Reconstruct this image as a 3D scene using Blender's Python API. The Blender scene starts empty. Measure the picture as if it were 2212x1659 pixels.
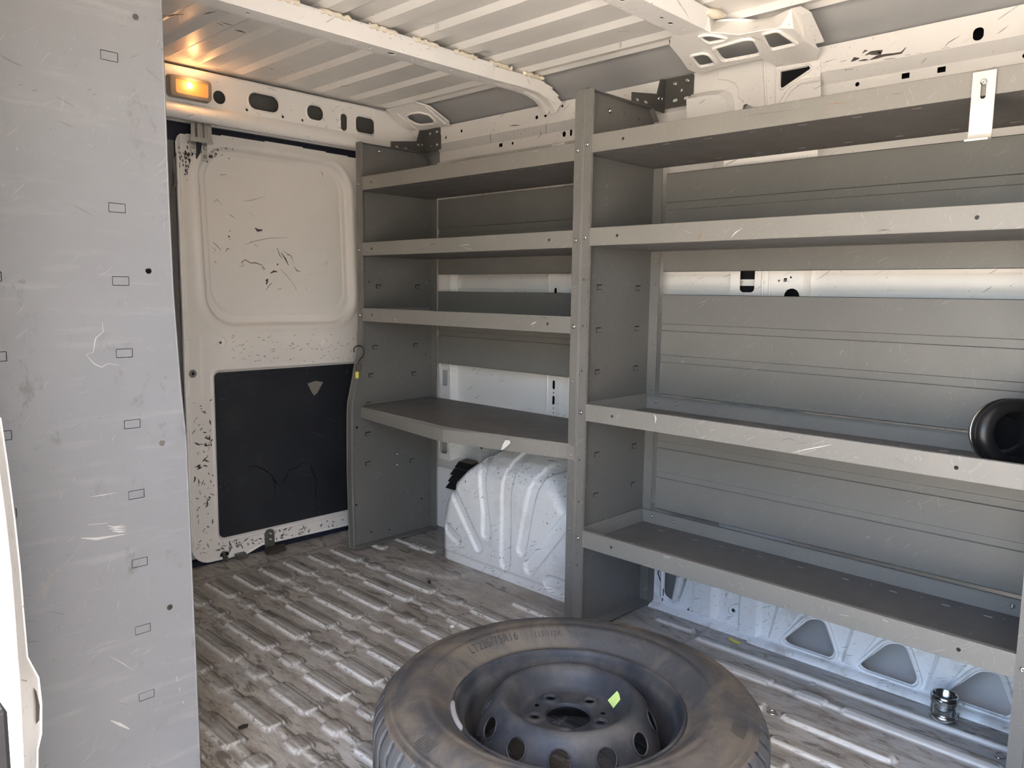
import bpy, bmesh, math, random
import numpy as np
from math import sin, cos, pi, radians
from mathutils import Vector, Matrix
from mathutils.geometry import delaunay_2d_cdt
random.seed(7)
S = bpy.context.scene
COL = S.collection
# ------------------------------------------------------------------ camera
CAM_Z = 0.965
F_PX = 1670.8
def _rot(a, b, g):
    ca, sa, cb, sb, cg, sg = cos(a), sin(a), cos(b), sin(b), cos(g), sin(g)
    Y = np.array([[ca, -sa, 0], [sa, ca, 0], [0, 0, 1]])
    B = np.array([[1, 0, 0], [0, 0, -1], [0, 1, 0]])
    P = np.array([[1, 0, 0], [0, cb, -sb], [0, sb, cb]])
    G = np.array([[cg, -sg, 0], [sg, cg, 0], [0, 0, 1]])
    return G @ P @ B @ Y
MC = _rot(.802601, .118673, .0131815)
cam = bpy.data.cameras.new('camera')
camo = bpy.data.objects.new('camera', cam)
COL.objects.link(camo)
R3 = Matrix(((MC[0][0], -MC[1][0], -MC[2][0]), (MC[0][1], -MC[1][1], -MC[2][1]), (MC[0][2], -MC[1][2], -MC[2][2])))
camo.matrix_world = Matrix.Translation((0, 0, CAM_Z)) @ R3.to_4x4()
cam.sensor_fit = 'HORIZONTAL'; cam.sensor_width = 36.0
cam.lens = F_PX * 36.0 / 2212
cam.clip_start = 0.02
S.camera = camo
# ------------------------------------------------------------------ light
world = bpy.data.worlds.new('world'); S.world = world; world.use_nodes = True
wn = world.node_tree.nodes; wl = world.node_tree.links; wn.clear()
sky = wn.new('ShaderNodeTexSky'); sky.sky_type = 'NISHITA'; sky.sun_disc = False
sky.sun_elevation = radians(52); sky.sun_rotation = radians(185); sky.altitude = 200
sky.air_density = 1.0; sky.dust_density = 3.0; sky.ozone_density = 1.0
bg = wn.new('ShaderNodeBackground'); bg.inputs[1].default_value = 0.46
wo = wn.new('ShaderNodeOutputWorld')
wl.new(sky.outputs[0], bg.inputs[0]); wl.new(bg.outputs[0], wo.inputs[0])
sun = bpy.data.lights.new('sun', 'SUN'); sun.energy = 13.0; sun.angle = radians(0.6); sun.color = (1.0, .93, .82)
suno = bpy.data.objects.new('sun', sun); COL.objects.link(suno)
suno.rotation_euler = Vector((0.03, .60, -.80)).to_track_quat('-Z', 'Y').to_euler()
S.view_settings.view_transform = 'Standard'; S.view_settings.look = 'None'
S.view_settings.exposure = 1.93; S.view_settings.gamma = 1.0; S.view_settings.use_curve_mapping = False
try:
    S.cycles.use_denoising = True; S.cycles.max_bounces = 10; S.cycles.diffuse_bounces = 7
    S.cycles.sample_clamp_indirect = 6.0
except Exception: pass

# pixel of the photograph -> the point where its ray meets a real surface plane
def _ray(u, v):
    r = MC.T @ np.array([(u - 1106) / F_PX, (v - 829.5) / F_PX, 1]); return r
def onz(u, v, z): r = _ray(u, v); t = (z - CAM_Z) / r[2]; return (t * r[0], t * r[1], z)
def onx(u, v, x): r = _ray(u, v); t = x / r[0]; return (x, t * r[1], CAM_Z + t * r[2])
def ony(u, v, y): r = _ray(u, v); t = y / r[1]; return (t * r[0], y, CAM_Z + t * r[2])
def onp(u, v, x0, z0, x1, z1):
    """plane that holds the y direction and passes through (x0,z0) and (x1,z1)"""
    n = np.array([z1 - z0, 0, -(x1 - x0)]); r = _ray(u, v)
    t = n @ (np.array([x0, 0, z0]) - np.array([0, 0, CAM_Z])) / (n @ r)
    return (t * r[0], t * r[1], CAM_Z + t * r[2])

# ------------------------------------------------------------------ materials
def nt(name):
    m = bpy.data.materials.new(name); m.use_nodes = True
    t = m.node_tree; t.nodes.clear()
    o = t.nodes.new('ShaderNodeOutputMaterial'); b = t.nodes.new('ShaderNodeBsdfPrincipled')
    t.links.new(b.outputs[0], o.inputs[0]); return m, t, b
def N(t, k, **kw):
    n = t.nodes.new(k)
    for a, v in kw.items(): setattr(n, a, v)
    return n
def mth(t, op, a, b=None, c=None):
    n = N(t, 'ShaderNodeMath', operation=op)
    for i, x in enumerate((a, b, c)):
        if x is None: continue
        if isinstance(x, (int, float)): n.inputs[i].default_value = x
        else: t.links.new(x, n.inputs[i])
    return n.outputs[0]
def mixc(t, f, a, b):
    n = N(t, 'ShaderNodeMix', data_type='RGBA')
    for i, x in ((0, f), (6, a), (7, b)):
        if isinstance(x, (int, float)): n.inputs[i].default_value = x
        elif isinstance(x, tuple): n.inputs[i].default_value = (*x, 1)
        else: t.links.new(x, n.inputs[i])
    return n.outputs[2]
def step(t, x, lo, hi):
    n = N(t, 'ShaderNodeMapRange'); n.inputs[1].default_value = lo; n.inputs[2].default_value = hi
    t.links.new(x, n.inputs[0]); return n.outputs[0]
def coords(t, sc=(1, 1, 1), rot=(0, 0, 0)):
    c = N(t, 'ShaderNodeTexCoord'); m = N(t, 'ShaderNodeMapping')
    m.inputs['Scale'].default_value = sc; m.inputs['Rotation'].default_value = rot
    t.links.new(c.outputs['Object'], m.inputs[0]); return m.outputs[0]
def noise(t, vec, scale, detail=3, rough=.55, dist=0.0):
    n = N(t, 'ShaderNodeTexNoise'); n.inputs['Scale'].default_value = scale; n.inputs['Detail'].default_value = detail
    n.inputs['Roughness'].default_value = rough; n.inputs['Distortion'].default_value = dist
    t.links.new(vec, n.inputs['Vector']); return n
def scratch(t, scale, width, thr, rot=(0, 0, 0), sc=(1, 1, 1), wob=.12, aniso=14):
    """short thin curved strokes: noise stretched along one direction, in two directions"""
    out = None
    for k, r in enumerate(((.5, .35, .4), (.2, 1.2, 1.3))):
        v = coords(t, sc, tuple(rot[i] + r[i] for i in range(3)))
        w = noise(t, v, scale * .45, 2)
        add = N(t, 'ShaderNodeVectorMath', operation='MULTIPLY_ADD'); add.inputs[1].default_value = (wob * .6,) * 3
        t.links.new(w.outputs['Color'], add.inputs[0]); t.links.new(v, add.inputs[2])
        m = N(t, 'ShaderNodeMapping'); m.inputs['Scale'].default_value = (1.0, aniso, 1.0 if k else aniso); m.inputs['Location'].default_value = (k * 3.1, scale, width * 100)
        t.links.new(add.outputs[0], m.inputs[0])
        n = step(t, noise(t, m.outputs[0], scale * 1.5, 1.5, .5).outputs['Fac'], thr + .075, thr + .095)
        g = step(t, noise(t, v, scale * .35, 2).outputs['Fac'], .46, .54)
        n = mth(t, 'MULTIPLY', n, g)
        out = n if out is None else mth(t, 'MAXIMUM', out, n)
    return out
def chips(t, scale, thr, big=6, bthr=.52, sc=(1, 1, 1), rot=(0, 0, 0)):
    v = coords(t, sc, rot)
    a = step(t, noise(t, v, scale, 3, .6, .4).outputs['Fac'], thr, thr + .015)
    b = step(t, noise(t, v, big, 2).outputs['Fac'], bthr, bthr + .05)
    return mth(t, 'MULTIPLY', a, b)
def painted(name, col, rough=.4, spec=.5, dark=None, light=None, dirt=None, bump=.02, var=.06, metallic=0., coat=0.):
    """dark / light: list of (mask builder, colour, strength)"""
    m, t, b = nt(name)
    c = coords(t)
    nb = noise(t, c, 5, 4)
    hi = tuple(min(1, x * (1 + var)) for x in col); lo = tuple(x * (1 - var) for x in col)
    cur = mixc(t, step(t, nb.outputs['Fac'], .3, .7), lo, hi)
    for mk, cc, st in (dirt or []) + (dark or []) + (light or []):
        cur = mixc(t, mth(t, 'MULTIPLY', mk(t), st), cur, cc)
    t.links.new(cur, b.inputs['Base Color'])
    r = step(t, noise(t, c, 14, 3).outputs['Fac'], .2, .8)
    t.links.new(mth(t, 'MULTIPLY_ADD', r, .14, rough - .07), b.inputs['Roughness'])
    b.inputs['Specular IOR Level'].default_value = spec
    b.inputs['Metallic'].default_value = metallic
    b.inputs['Coat Weight'].default_value = coat
    bp = N(t, 'ShaderNodeBump'); bp.inputs['Strength'].default_value = bump; bp.inputs['Distance'].default_value = .01
    t.links.new(noise(t, c, 9, 3).outputs['Fac'], bp.inputs['Height']); t.links.new(bp.outputs[0], b.inputs['Normal'])
    return m
BLK = (.045, .04, .038); DGR = (.11, .10, .095)
WHITE = (.86, .84, .81)
M = {}
M['white_paint'] = painted('white_paint', WHITE, .38, .5, bump=.03, var=.025,
    dark=[(lambda t: scratch(t, 9, .012, .63), DGR, .55), (lambda t: chips(t, 70, .70, 7, .60), DGR, .8)])
M['roof_paint'] = painted('roof_paint', (.80, .78, .745), .34, .5, bump=.0, var=.04,
    dark=[(lambda t: scratch(t, 6, .010, .66, sc=(1, .5, 1)), DGR, .6), (lambda t: chips(t, 45, .72, 5, .60), DGR, .8)])
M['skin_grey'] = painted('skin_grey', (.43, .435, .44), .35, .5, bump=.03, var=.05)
M['door_paint'] = painted('door_paint', (.78, .745, .71), .40, .5, bump=.03, var=.03,
    dark=[(lambda t: chips(t, 80, .70, 7, .60, sc=(1, 1, .6)), (.13, .12, .11), .6)])
M['scuffed_white'] = painted('scuffed_white', (.87, .86, .845), .42, .5, bump=.05, var=.05,
    dirt=[(lambda t: step(t, noise(t, coords(t), 7, 5, .65).outputs['Fac'], .52, .70), (.56, .52, .45), .45)],
    dark=[(lambda t: scratch(t, 13, .016, .61), (.10, .09, .08), .75), (lambda t: scratch(t, 24, .02, .66, rot=(.4, .7, .2)), (.14, .12, .11), .6),
          (lambda t: chips(t, 95, .64, 9, .52), (.10, .09, .08), .9)])
M['sill_white'] = painted('sill_white', (.84, .85, .86), .42, .5, bump=.04, var=.04,
    dirt=[(lambda t: step(t, noise(t, coords(t), 9, 4, .6).outputs['Fac'], .53, .68), (.40, .37, .33), .6)],
    dark=[(lambda t: scratch(t, 14, .012, .62), (.12, .11, .10), .7), (lambda t: chips(t, 60, .67, 8, .56), (.10, .09, .08), .9)])
def shelf_mat(name, col, rough, amt=1.0):
    return painted(name, col, rough, .5, bump=.02, var=.05,
        dark=[(lambda t: scratch(t, 16, .010, .66), (.10, .09, .08), .6 * amt), (lambda t: chips(t, 70, .71, 8, .58), (.12, .10, .09), .7 * amt)],
        light=[(lambda t: scratch(t, 14, .010, .60, rot=(.5, .9, .3)), (.42, .41, .38), .30 * amt),
               (lambda t: scratch(t, 26, .013, .62, rot=(1.1, .2, .8)), (.44, .43, .40), .26 * amt),
               (lambda t: chips(t, 50, .69, 9, .56, rot=(.3, .1, .7)), (.42, .41, .38), .40 * amt)])
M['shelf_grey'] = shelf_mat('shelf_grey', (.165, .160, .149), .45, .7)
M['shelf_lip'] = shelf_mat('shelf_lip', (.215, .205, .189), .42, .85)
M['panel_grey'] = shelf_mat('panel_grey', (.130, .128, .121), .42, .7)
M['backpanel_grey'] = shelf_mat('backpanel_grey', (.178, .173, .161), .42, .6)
M['near_grey'] = painted('near_grey', (.150, .153, .163), .33, .6, bump=.015, var=.05,
    dirt=[(lambda t: step(t, noise(t, coords(t, (1, 1, 2)), 6, 6, .7).outputs['Fac'], .45, .85), (.125, .128, .13), .5)],
    dark=[(lambda t: scratch(t, 9, .008, .66), (.08, .08, .07), .6), (lambda t: mth(t, 'MULTIPLY', step(t, noise(t, coords(t, (1, 1, .6), (0, .5, 0)), 34, 6, .75).outputs['Fac'], .56, .66), step(t, noise(t, coords(t), 5, 2).outputs['Fac'], .50, .62)), (.085, .083, .075), .65)],
    light=[(lambda t: scratch(t, 15, .010, .62, rot=(.5, .9, .3)), (.27, .27, .265), .3), (lambda t: step(t, noise(t, coords(t, (1.2, 1, 9), (0, .12, 0)), 6, 4, .6).outputs['Fac'], .56, .80), (.26, .26, .26), .35)])
M['shelf_floor'] = painted('shelf_floor', (.15, .142, .138), .5, .45, bump=.02, var=.12,
    dirt=[(lambda t: step(t, noise(t, coords(t), 10, 5, .65).outputs['Fac'], .5, .7), (.125, .100, .095), .6)],
    light=[(lambda t: scratch(t, 18, .008, .64, rot=(.5, .9, .3)), (.4, .4, .4), .3)])
M['dark_bracket'] = painted('dark_bracket', (.085, .082, .075), .4, .5)
def simple(name, col, rough=.5, metal=0., spec=.5, bump=0., bscale=60, coat=0.):
    m, t, b = nt(name)
    c = coords(t); n = noise(t, c, 20, 3)
    cur = mixc(t, n.outputs['Fac'], tuple(x * .88 for x in col), tuple(min(1, x * 1.12) for x in col))
    t.links.new(cur, b.inputs['Base Color']); b.inputs['Roughness'].default_value = rough
    b.inputs['Metallic'].default_value = metal; b.inputs['Specular IOR Level'].default_value = spec
    if bump:
        bp = N(t, 'ShaderNodeBump'); bp.inputs['Strength'].default_value = bump; bp.inputs['Distance'].default_value = .003
        t.links.new(noise(t, c, bscale, 3).outputs['Fac'], bp.inputs['Height']); t.links.new(bp.outputs[0], b.inputs['Normal'])
    return m
M['zinc'] = simple('zinc', (.58, .58, .56), .24, 1.)
M['bright_alu'] = simple('bright_alu', (.62, .60, .54), .38, .35)
M['chrome_blue'] = simple('chrome_blue', (.55, .60, .62), .16, 1.)
M['gasket'] = simple('gasket', (.010, .013, .028), .5)
M['black_trim'] = painted('black_trim', (.016, .018, .024), .55, .4, bump=.03, var=.2,
    light=[(lambda t: scratch(t, 8, .006, .63), (.10, .09, .07), .35), (lambda t: step(t, noise(t, coords(t), 5, 3).outputs['Fac'], .55, .8), (.035, .035, .032), .6)])
M['void_shade'] = simple('void_shade', (.012, .012, .014), .8, spec=.1)  # near-black that paints the shade inside holes, slots and cracks
M['mark_dark'] = simple('mark_dark', (.075, .065, .06), .6)
M['mark_rust'] = simple('mark_rust', (.28, .13, .07), .7)
M['mark_light'] = simple('mark_light', (.66, .65, .62), .5)
M['plastic_grey'] = simple('plastic_grey', (.21, .195, .175), .45)
M['black_plastic'] = simple('black_plastic', (.012, .012, .013), .35)
M['sealant'] = simple('sealant', (.80, .72, .58), .6, bump=.5)
M['yellow'] = simple('yellow', (.72, .66, .10), .5)
M['lime'] = simple('lime', (.62, .80, .26), .5)
M['roof_scuff'] = M['mark_dark']
M['brass'] = simple('brass', (.55, .38, .10), .4, .6)
M['lead'] = simple('lead', (.50, .51, .52), .4, .4)
M['leaf'] = simple('leaf', (.03, .025, .02), .7)
M['white_scrap'] = simple('white_scrap', (.8, .78, .7), .5)
M['outside_ground'] = simple('outside_ground', (.52, .46, .38), .9)
M['wrap'] = simple('wrap', (.30, .30, .28), .25); 
M['near_mark'] = simple('near_mark', (.33, .325, .31), .5)
M['near_smudge'] = simple('near_smudge', (.17, .17, .165), .5)
def rubber():
    m, t, b = nt('rubber'); c = coords(t)
    d = step(t, noise(t, c, 6, 6, .72, .6).outputs['Fac'], .44, .60)
    cur = mixc(t, d, (.060, .059, .062), (.135, .112, .088))
    at = N(t, 'ShaderNodeAttribute', attribute_name='tread')
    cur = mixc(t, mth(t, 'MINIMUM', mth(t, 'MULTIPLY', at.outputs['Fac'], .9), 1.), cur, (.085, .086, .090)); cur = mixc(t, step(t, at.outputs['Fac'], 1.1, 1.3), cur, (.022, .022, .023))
    sp = step(t, noise(t, c, 160, 2).outputs['Fac'], .72, .76)
    cur = mixc(t, mth(t, 'MULTIPLY', sp, .25), cur, (.3, .3, .3))
    t.links.new(cur, b.inputs['Base Color']); b.inputs['Roughness'].default_value = .62
    bp = N(t, 'ShaderNodeBump'); bp.inputs['Strength'].default_value = .25; bp.inputs['Distance'].default_value = .003
    t.links.new(noise(t, c, 120, 3).outputs['Fac'], bp.inputs['Height']); t.links.new(bp.outputs[0], b.inputs['Normal'])
    return m
M['rubber'] = rubber()
M['letter'] = simple('letter', (.045, .043, .043), .5)
def steel_black():
    m, t, b = nt('steel_black'); c = coords(t)
    d = step(t, noise(t, c, 9, 4, .6).outputs['Fac'], .42, .66)
    cur = mixc(t, d, (.034, .037, .045), (.095, .088, .082))
    sp = step(t, noise(t, c, 260, 2).outputs['Fac'], .70, .76)
    cur = mixc(t, mth(t, 'MULTIPLY', sp, .35), cur, (.28, .28, .29))
    t.links.new(cur, b.inputs['Base Color']); b.inputs['Roughness'].default_value = .52
    b.inputs['Specular IOR Level'].default_value = .4
    return m
M['steel_black'] = steel_black()
def floor_mat():
    m, t, b = nt('van_floor')
    v = coords(t); vs = coords(t, (3.2, .8, 1))
    n1 = noise(t, vs, 6, 6, .68, .5); n2 = noise(t, v, 3.2, 4, .6); n3 = noise(t, vs, 34, 5, .7)
    cur = mixc(t, step(t, n1.outputs['Fac'], .36, .62), (.235, .203, .170), (.42, .40, .365))
    cur = mixc(t, mth(t, 'MULTIPLY', step(t, n3.outputs['Fac'], .46, .60), .5), cur, (.50, .49, .47))
    cur = mixc(t, mth(t, 'MULTIPLY', step(t, n2.outputs['Fac'], .50, .68), .55), cur, (.21, .17, .13))
    cur = mixc(t, mth(t, 'MULTIPLY', step(t, noise(t, vs, 11, 5, .7, 1.).outputs['Fac'], .56, .61), .75), cur, (.10, .083, .068))
    # worn blue-grey paint and brown dirt nearer the driver's side sill
    sx = N(t, 'ShaderNodeSeparateXYZ'); t.links.new(v, sx.inputs[0])
    side = step(t, mth(t, 'ADD', sx.outputs[0], mth(t, 'MULTIPLY', sx.outputs[1], -.45)), 1.10, 1.45)
    pt = mth(t, 'MULTIPLY', side, step(t, noise(t, vs, 9, 6, .7, .8).outputs['Fac'], .44, .52))
    cur = mixc(t, mth(t, 'MULTIPLY', pt, .75), cur, (.46, .465, .47))
    br = mth(t, 'MULTIPLY', side, step(t, noise(t, vs, 13, 6, .72, .8).outputs['Fac'], .56, .62))
    cur = mixc(t, mth(t, 'MULTIPLY', br, .7), cur, (.21, .13, .08))
    at = N(t, 'ShaderNodeAttribute', attribute_name='paint')
    wear = step(t, noise(t, vs, 46, 4, .7).outputs['Fac'], .38, .45)
    pm = mth(t, 'MULTIPLY', at.outputs['Fac'], mth(t, 'MAXIMUM', wear, mth(t, 'MULTIPLY', side, .9)))
    cur = mixc(t, pm, cur, (.86, .86, .85))
    ad = N(t, 'ShaderNodeAttribute', attribute_name='grime_shade')
    cur = mixc(t, mth(t, 'MULTIPLY', ad.outputs['Fac'], .88), cur, (.052, .048, .043))
    t.links.new(cur, b.inputs['Base Color'])
    t.links.new(mth(t, 'MULTIPLY_ADD', n1.outputs['Fac'], .35, .30), b.inputs['Roughness'])
    bp = N(t, 'ShaderNodeBump'); bp.inputs['Strength'].default_value = .35; bp.inputs['Distance'].default_value = .004
    t.links.new(n3.outputs['Fac'], bp.inputs['Height']); t.links.new(bp.outputs[0], b.inputs['Normal'])
    return m
M['van_floor'] = floor_mat()
def glow(name, col, st):
    m, t, b = nt(name); b.inputs['Base Color'].default_value = (col[0] * .4, col[1] * .4, col[2] * .4, 1)
    b.inputs['Emission Color'].default_value = (*col, 1); b.inputs['Emission Strength'].default_value = st
    return m
M['lamp_lens'] = glow('lamp_lens', (1.0, .33, .09), .16)
M['lamp_bulb'] = glow('lamp_bulb', (1.0, .60, .20), 2.2)

# ------------------------------------------------------------------ mesh builder
class MB:
    def __init__(s): s.v = []; s.f = []; s.m = []; s.s = []
    def add(s, vs, fs, m=0, sm=False):
        o = len(s.v); s.v += [tuple(float(c) for c in p) for p in vs]
        for f in fs: s.f.append(tuple(i + o for i in f)); s.m.append(m); s.s.append(sm)
        return s
    def box(s, a, b, m=0):
        (x0, y0, z0), (x1, y1, z1) = a, b
        vs = [(x0, y0, z0), (x1, y0, z0), (x1, y1, z0), (x0, y1, z0), (x0, y0, z1), (x1, y0, z1), (x1, y1, z1), (x0, y1, z1)]
        return s.add(vs, [(3, 2, 1, 0), (4, 5, 6, 7), (0, 1, 5, 4), (1, 2, 6, 5), (2, 3, 7, 6), (3, 0, 4, 7)], m)
    def hexa(s, q0, q1, m=0):
        """two quads (4 points each) joined to a solid"""
        return s.add(list(q0) + list(q1), [(3, 2, 1, 0), (4, 5, 6, 7), (0, 1, 5, 4), (1, 2, 6, 5), (2, 3, 7, 6), (3, 0, 4, 7)], m)
    def tube(s, pts, r, n=8, m=0, caps=True, sm=True, flat=1.0):
        pts = [Vector(p) for p in pts]; vs = []; up = None
        for i, p in enumerate(pts):
            d = (pts[min(i + 1, len(pts) - 1)] - pts[max(i - 1, 0)]).normalized()
            if up is None: up = d.orthogonal().normalized()
            up = (up - d * up.dot(d)).normalized(); w = d.cross(up)
            rr = r[i] if isinstance(r, (list, tuple)) else r
            vs += [p + (up * cos(2 * pi * k / n) + w * sin(2 * pi * k / n) * flat) * rr for k in range(n)]
        fs = [(i * n + k, i * n + (k + 1) % n, (i + 1) * n + (k + 1) % n, (i + 1) * n + k) for i in range(len(pts) - 1) for k in range(n)]
        s.add(vs, fs, m, sm)
        if caps: s.add(vs[:n], [tuple(range(n))[::-1]], m); s.add(vs[-n:], [tuple(range(n))], m)
        return s
    def lathe(s, prof, c=(0, 0, 0), n=32, m=0, sm=True, axis='z', closed=False):
        vs = []
        for r, z in prof:
            for k in range(n):
                a = 2 * pi * k / n
                p = (r * cos(a), r * sin(a), z)
                if axis == 'x': p = (z, r * cos(a), r * sin(a))
                if axis == 'y': p = (r * cos(a), z, r * sin(a))
                vs.append((c[0] + p[0], c[1] + p[1], c[2] + p[2]))
        q = len(prof); fs = []
        for i in range(q if closed else q - 1):
            j = (i + 1) % q
            for k in range(n): fs.append((i * n + k, i * n + (k + 1) % n, j * n + (k + 1) % n, j * n + k))
        return s.add(vs, fs, m, sm)
    def plate(s, outer, holes, mp, t=.0015, m=0, rim=None):
        """flat sheet with holes; mp(u, v, w) gives the 3D point, w runs 0..t"""
        pts = list(outer); loops = [list(range(len(outer)))]
        for h in holes: loops.append(list(range(len(pts), len(pts) + len(h)))); pts += list(h)
        r = delaunay_2d_cdt([Vector(p) for p in pts], [], loops, 2, 1e-7)
        v2, fc = r[0], r[2]
        s.add([mp(p[0], p[1], 0) for p in v2], [tuple(f) for f in fc], m)
        s.add([mp(p[0], p[1], t) for p in v2], [tuple(f)[::-1] for f in fc], m)
        for L in loops:
            k = len(L); a = [mp(pts[i][0], pts[i][1], 0) for i in L]; b = [mp(pts[i][0], pts[i][1], t) for i in L]
            s.add(a + b, [(i, (i + 1) % k, k + (i + 1) % k, k + i) for i in range(k)], m if rim is None else rim)
        return s
    def grid(s, fn, nu, nv, m=0, sm=True, keep=None):
        vs = [fn(i / nu, j / nv) for j in range(nv + 1) for i in range(nu + 1)]
        fs = [(j * (nu + 1) + i, j * (nu + 1) + i + 1, (j + 1) * (nu + 1) + i + 1, (j + 1) * (nu + 1) + i)
              for j in range(nv) for i in range(nu) if keep is None or keep((i + .5) / nu, (j + .5) / nv)]
        return s.add(vs, fs, m, sm)
    def extrude(s, prof, mp, w0, w1, m=0, sm=False, closed=False):
        """profile of (a, b) swept from w0 to w1; mp(a, b, w)"""
        k = len(prof); vs = [mp(a, b, w0) for a, b in prof] + [mp(a, b, w1) for a, b in prof]
        fs = [(i, (i + 1) % k, k + (i + 1) % k, k + i) for i in range(k if closed else k - 1)]
        if closed: fs += [tuple(range(k))[::-1], tuple(range(k, 2 * k))]
        return s.add(vs, fs, m, sm)
    def build(s, name, mats, parent=None, bevel=0, attrs=None):
        me = bpy.data.meshes.new(name); org = root_of(parent)
        if not isinstance(mats, (list, tuple)): mats = [mats]
        me.from_pydata([(a - org[0], b - org[1], c - org[2]) for a, b, c in s.v], [], s.f)
        for q in mats: me.materials.append(M[q])
        me.polygons.foreach_set('material_index', s.m); me.polygons.foreach_set('use_smooth', s.s)
        for k, arr in (attrs or {}).items():
            me.attributes.new(k, 'FLOAT', 'POINT').data.foreach_set('value', np.asarray(arr, dtype=np.float32))
        me.update()
        o = bpy.data.objects.new(name, me); COL.objects.link(o)
        if parent is not None: o.parent = parent
        if bevel:
            b = o.modifiers.new('bevel', 'BEVEL'); b.width = bevel; b.segments = 2; b.limit_method = 'ANGLE'
        return o
def merge(o, b, mats):
    """surface marks become faces of the part they are on"""
    if not isinstance(mats, (list, tuple)): mats = [mats]
    org = root_of(o); me = o.data; base = []
    for q in mats:
        names = [x.name for x in me.materials]
        if M[q].name not in names: me.materials.append(M[q]); names.append(M[q].name)
        base.append(names.index(M[q].name))
    bm = bmesh.new(); bm.from_mesh(me)
    vs = [bm.verts.new((a - org[0], c - org[1], d - org[2])) for a, c, d in b.v]
    for f, m in zip(b.f, b.m):
        try: g = bm.faces.new([vs[i] for i in f]); g.material_index = base[m]
        except ValueError: pass
    bm.to_mesh(me); bm.free(); return o
ORG = {}
def root_of(p):
    while p is not None:
        if p.name in ORG: return ORG[p.name]
        p = p.parent
    return (0, 0, 0)
def tag(o, label=None, cat=None, group=None, kind=None):
    for k, v in (('label', label), ('category', cat), ('group', group), ('kind', kind)):
        if v: o[k] = v
    return o
def thing(name, loc, label, cat, group=None):
    o = bpy.data.objects.new(name, None); COL.objects.link(o); o.location = loc; o.empty_display_size = .05
    ORG[o.name] = tuple(loc); return tag(o, label, cat, group)
def struct(o, label, cat='van body'): return tag(o, label, cat, kind='structure')
def circ(u, v, r, n=12, e=1.): return [(u + r * cos(2 * pi * k / n), v + r * e * sin(2 * pi * k / n)) for k in range(n)]
def rrect(u0, v0, u1, v1, r, n=5):
    out = []
    for cx, cy, a0 in ((u1 - r, v1 - r, 0), (u0 + r, v1 - r, 90), (u0 + r, v0 + r, 180), (u1 - r, v0 + r, 270)):
        out += [(cx + r * cos(radians(a0 + 90 * k / n)), cy + r * sin(radians(a0 + 90 * k / n))) for k in range(n + 1)]
    return out
def rounded(poly, r, n=4):
    """round the corners of a 2D polygon"""
    out = []; k = len(poly)
    for i in range(k):
        p = Vector(poly[i]); a = (Vector(poly[i - 1]) - p); b = (Vector(poly[(i + 1) % k]) - p)
        rr = min(r, a.length * .45, b.length * .45); p0 = p + a.normalized() * rr; p1 = p + b.normalized() * rr
        for j in range(n + 1):
            q = j / n; out.append(tuple(p0 * (1 - q) ** 2 + p * 2 * q * (1 - q) + p1 * q * q))
    return out
PX = lambda u, v, w: (w, u, v)      # a sheet that stands across x: (u=y, v=z)
def sheet_x(x): return lambda u, v, w: (x + w, u, v)
def sheet_y(y): return lambda u, v, w: (u, y + w, v)
def sheet_z(z): return lambda u, v, w: (u, v, z + w)
def smooth01(x, a, b):
    q = np.clip((x - a) / (b - a), 0, 1); return q * q * (3 - 2 * q)
def sdbox(px, py, cx, cy, hx, hy, r):
    dx = np.abs(px - cx) - hx + r; dy = np.abs(py - cy) - hy + r
    return np.minimum(np.maximum(dx, dy), 0) + np.hypot(np.maximum(dx, 0), np.maximum(dy, 0)) - r
def sdcap(px, py, ax, ay, bx, by):
    vx, vy = bx - ax, by - ay; h = np.clip(((px - ax) * vx + (py - ay) * vy) / (vx * vx + vy * vy), 0, 1)
    return np.hypot(px - ax - h * vx, py - ay - h * vy)
def field(name, P, nu, nv, mat, parent=None, attrs=None, keep=None, m2=None):
    """P: array (nv+1, nu+1, 3) -> smooth mesh"""
    b = MB(); b.v = [tuple(p) for p in P.reshape(-1, 3).tolist()]
    for j in range(nv):
        for i in range(nu):
            if keep is not None and not keep[j, i]: continue
            o = j * (nu + 1) + i; b.f.append((o, o + 1, o + nu + 2, o + nu + 1)); b.m.append(0 if m2 is None else int(m2[j, i])); b.s.append(True)
    return b.build(name, mat, parent, attrs=attrs)

# bolt meshes shared by every bolt
def bolt_mesh(r=.0058, h=.0050):
    b = MB(); b.lathe([(r, 0), (r * .96, h * .5), (r * .7, h * .9), (r * .35, h), (r * .3, h * .55), (.00001, h * .55)], n=14)
    b.box((-r * .55, -r * .1, h * .6), (r * .55, r * .1, h * .98)); 
    me = bpy.data.meshes.new('bolt'); me.from_pydata(b.v, [], b.f); me.materials.append(M['zinc'])
    me.polygons.foreach_set('use_smooth', b.s); return me
BOLT = bolt_mesh()
def bolt(p, d, parent, s=1.0):
    o = bpy.data.objects.new('bolt', BOLT); COL.objects.link(o); o.parent = parent
    g = root_of(parent); o.location = (p[0] - g[0], p[1] - g[1], p[2] - g[2])
    o.rotation_euler = Vector(d).to_track_quat('Z', 'Y').to_euler(); o.scale = (s, s, s); return o
NX = (-1, 0, 0); NY = (0, -1, 0)

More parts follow.
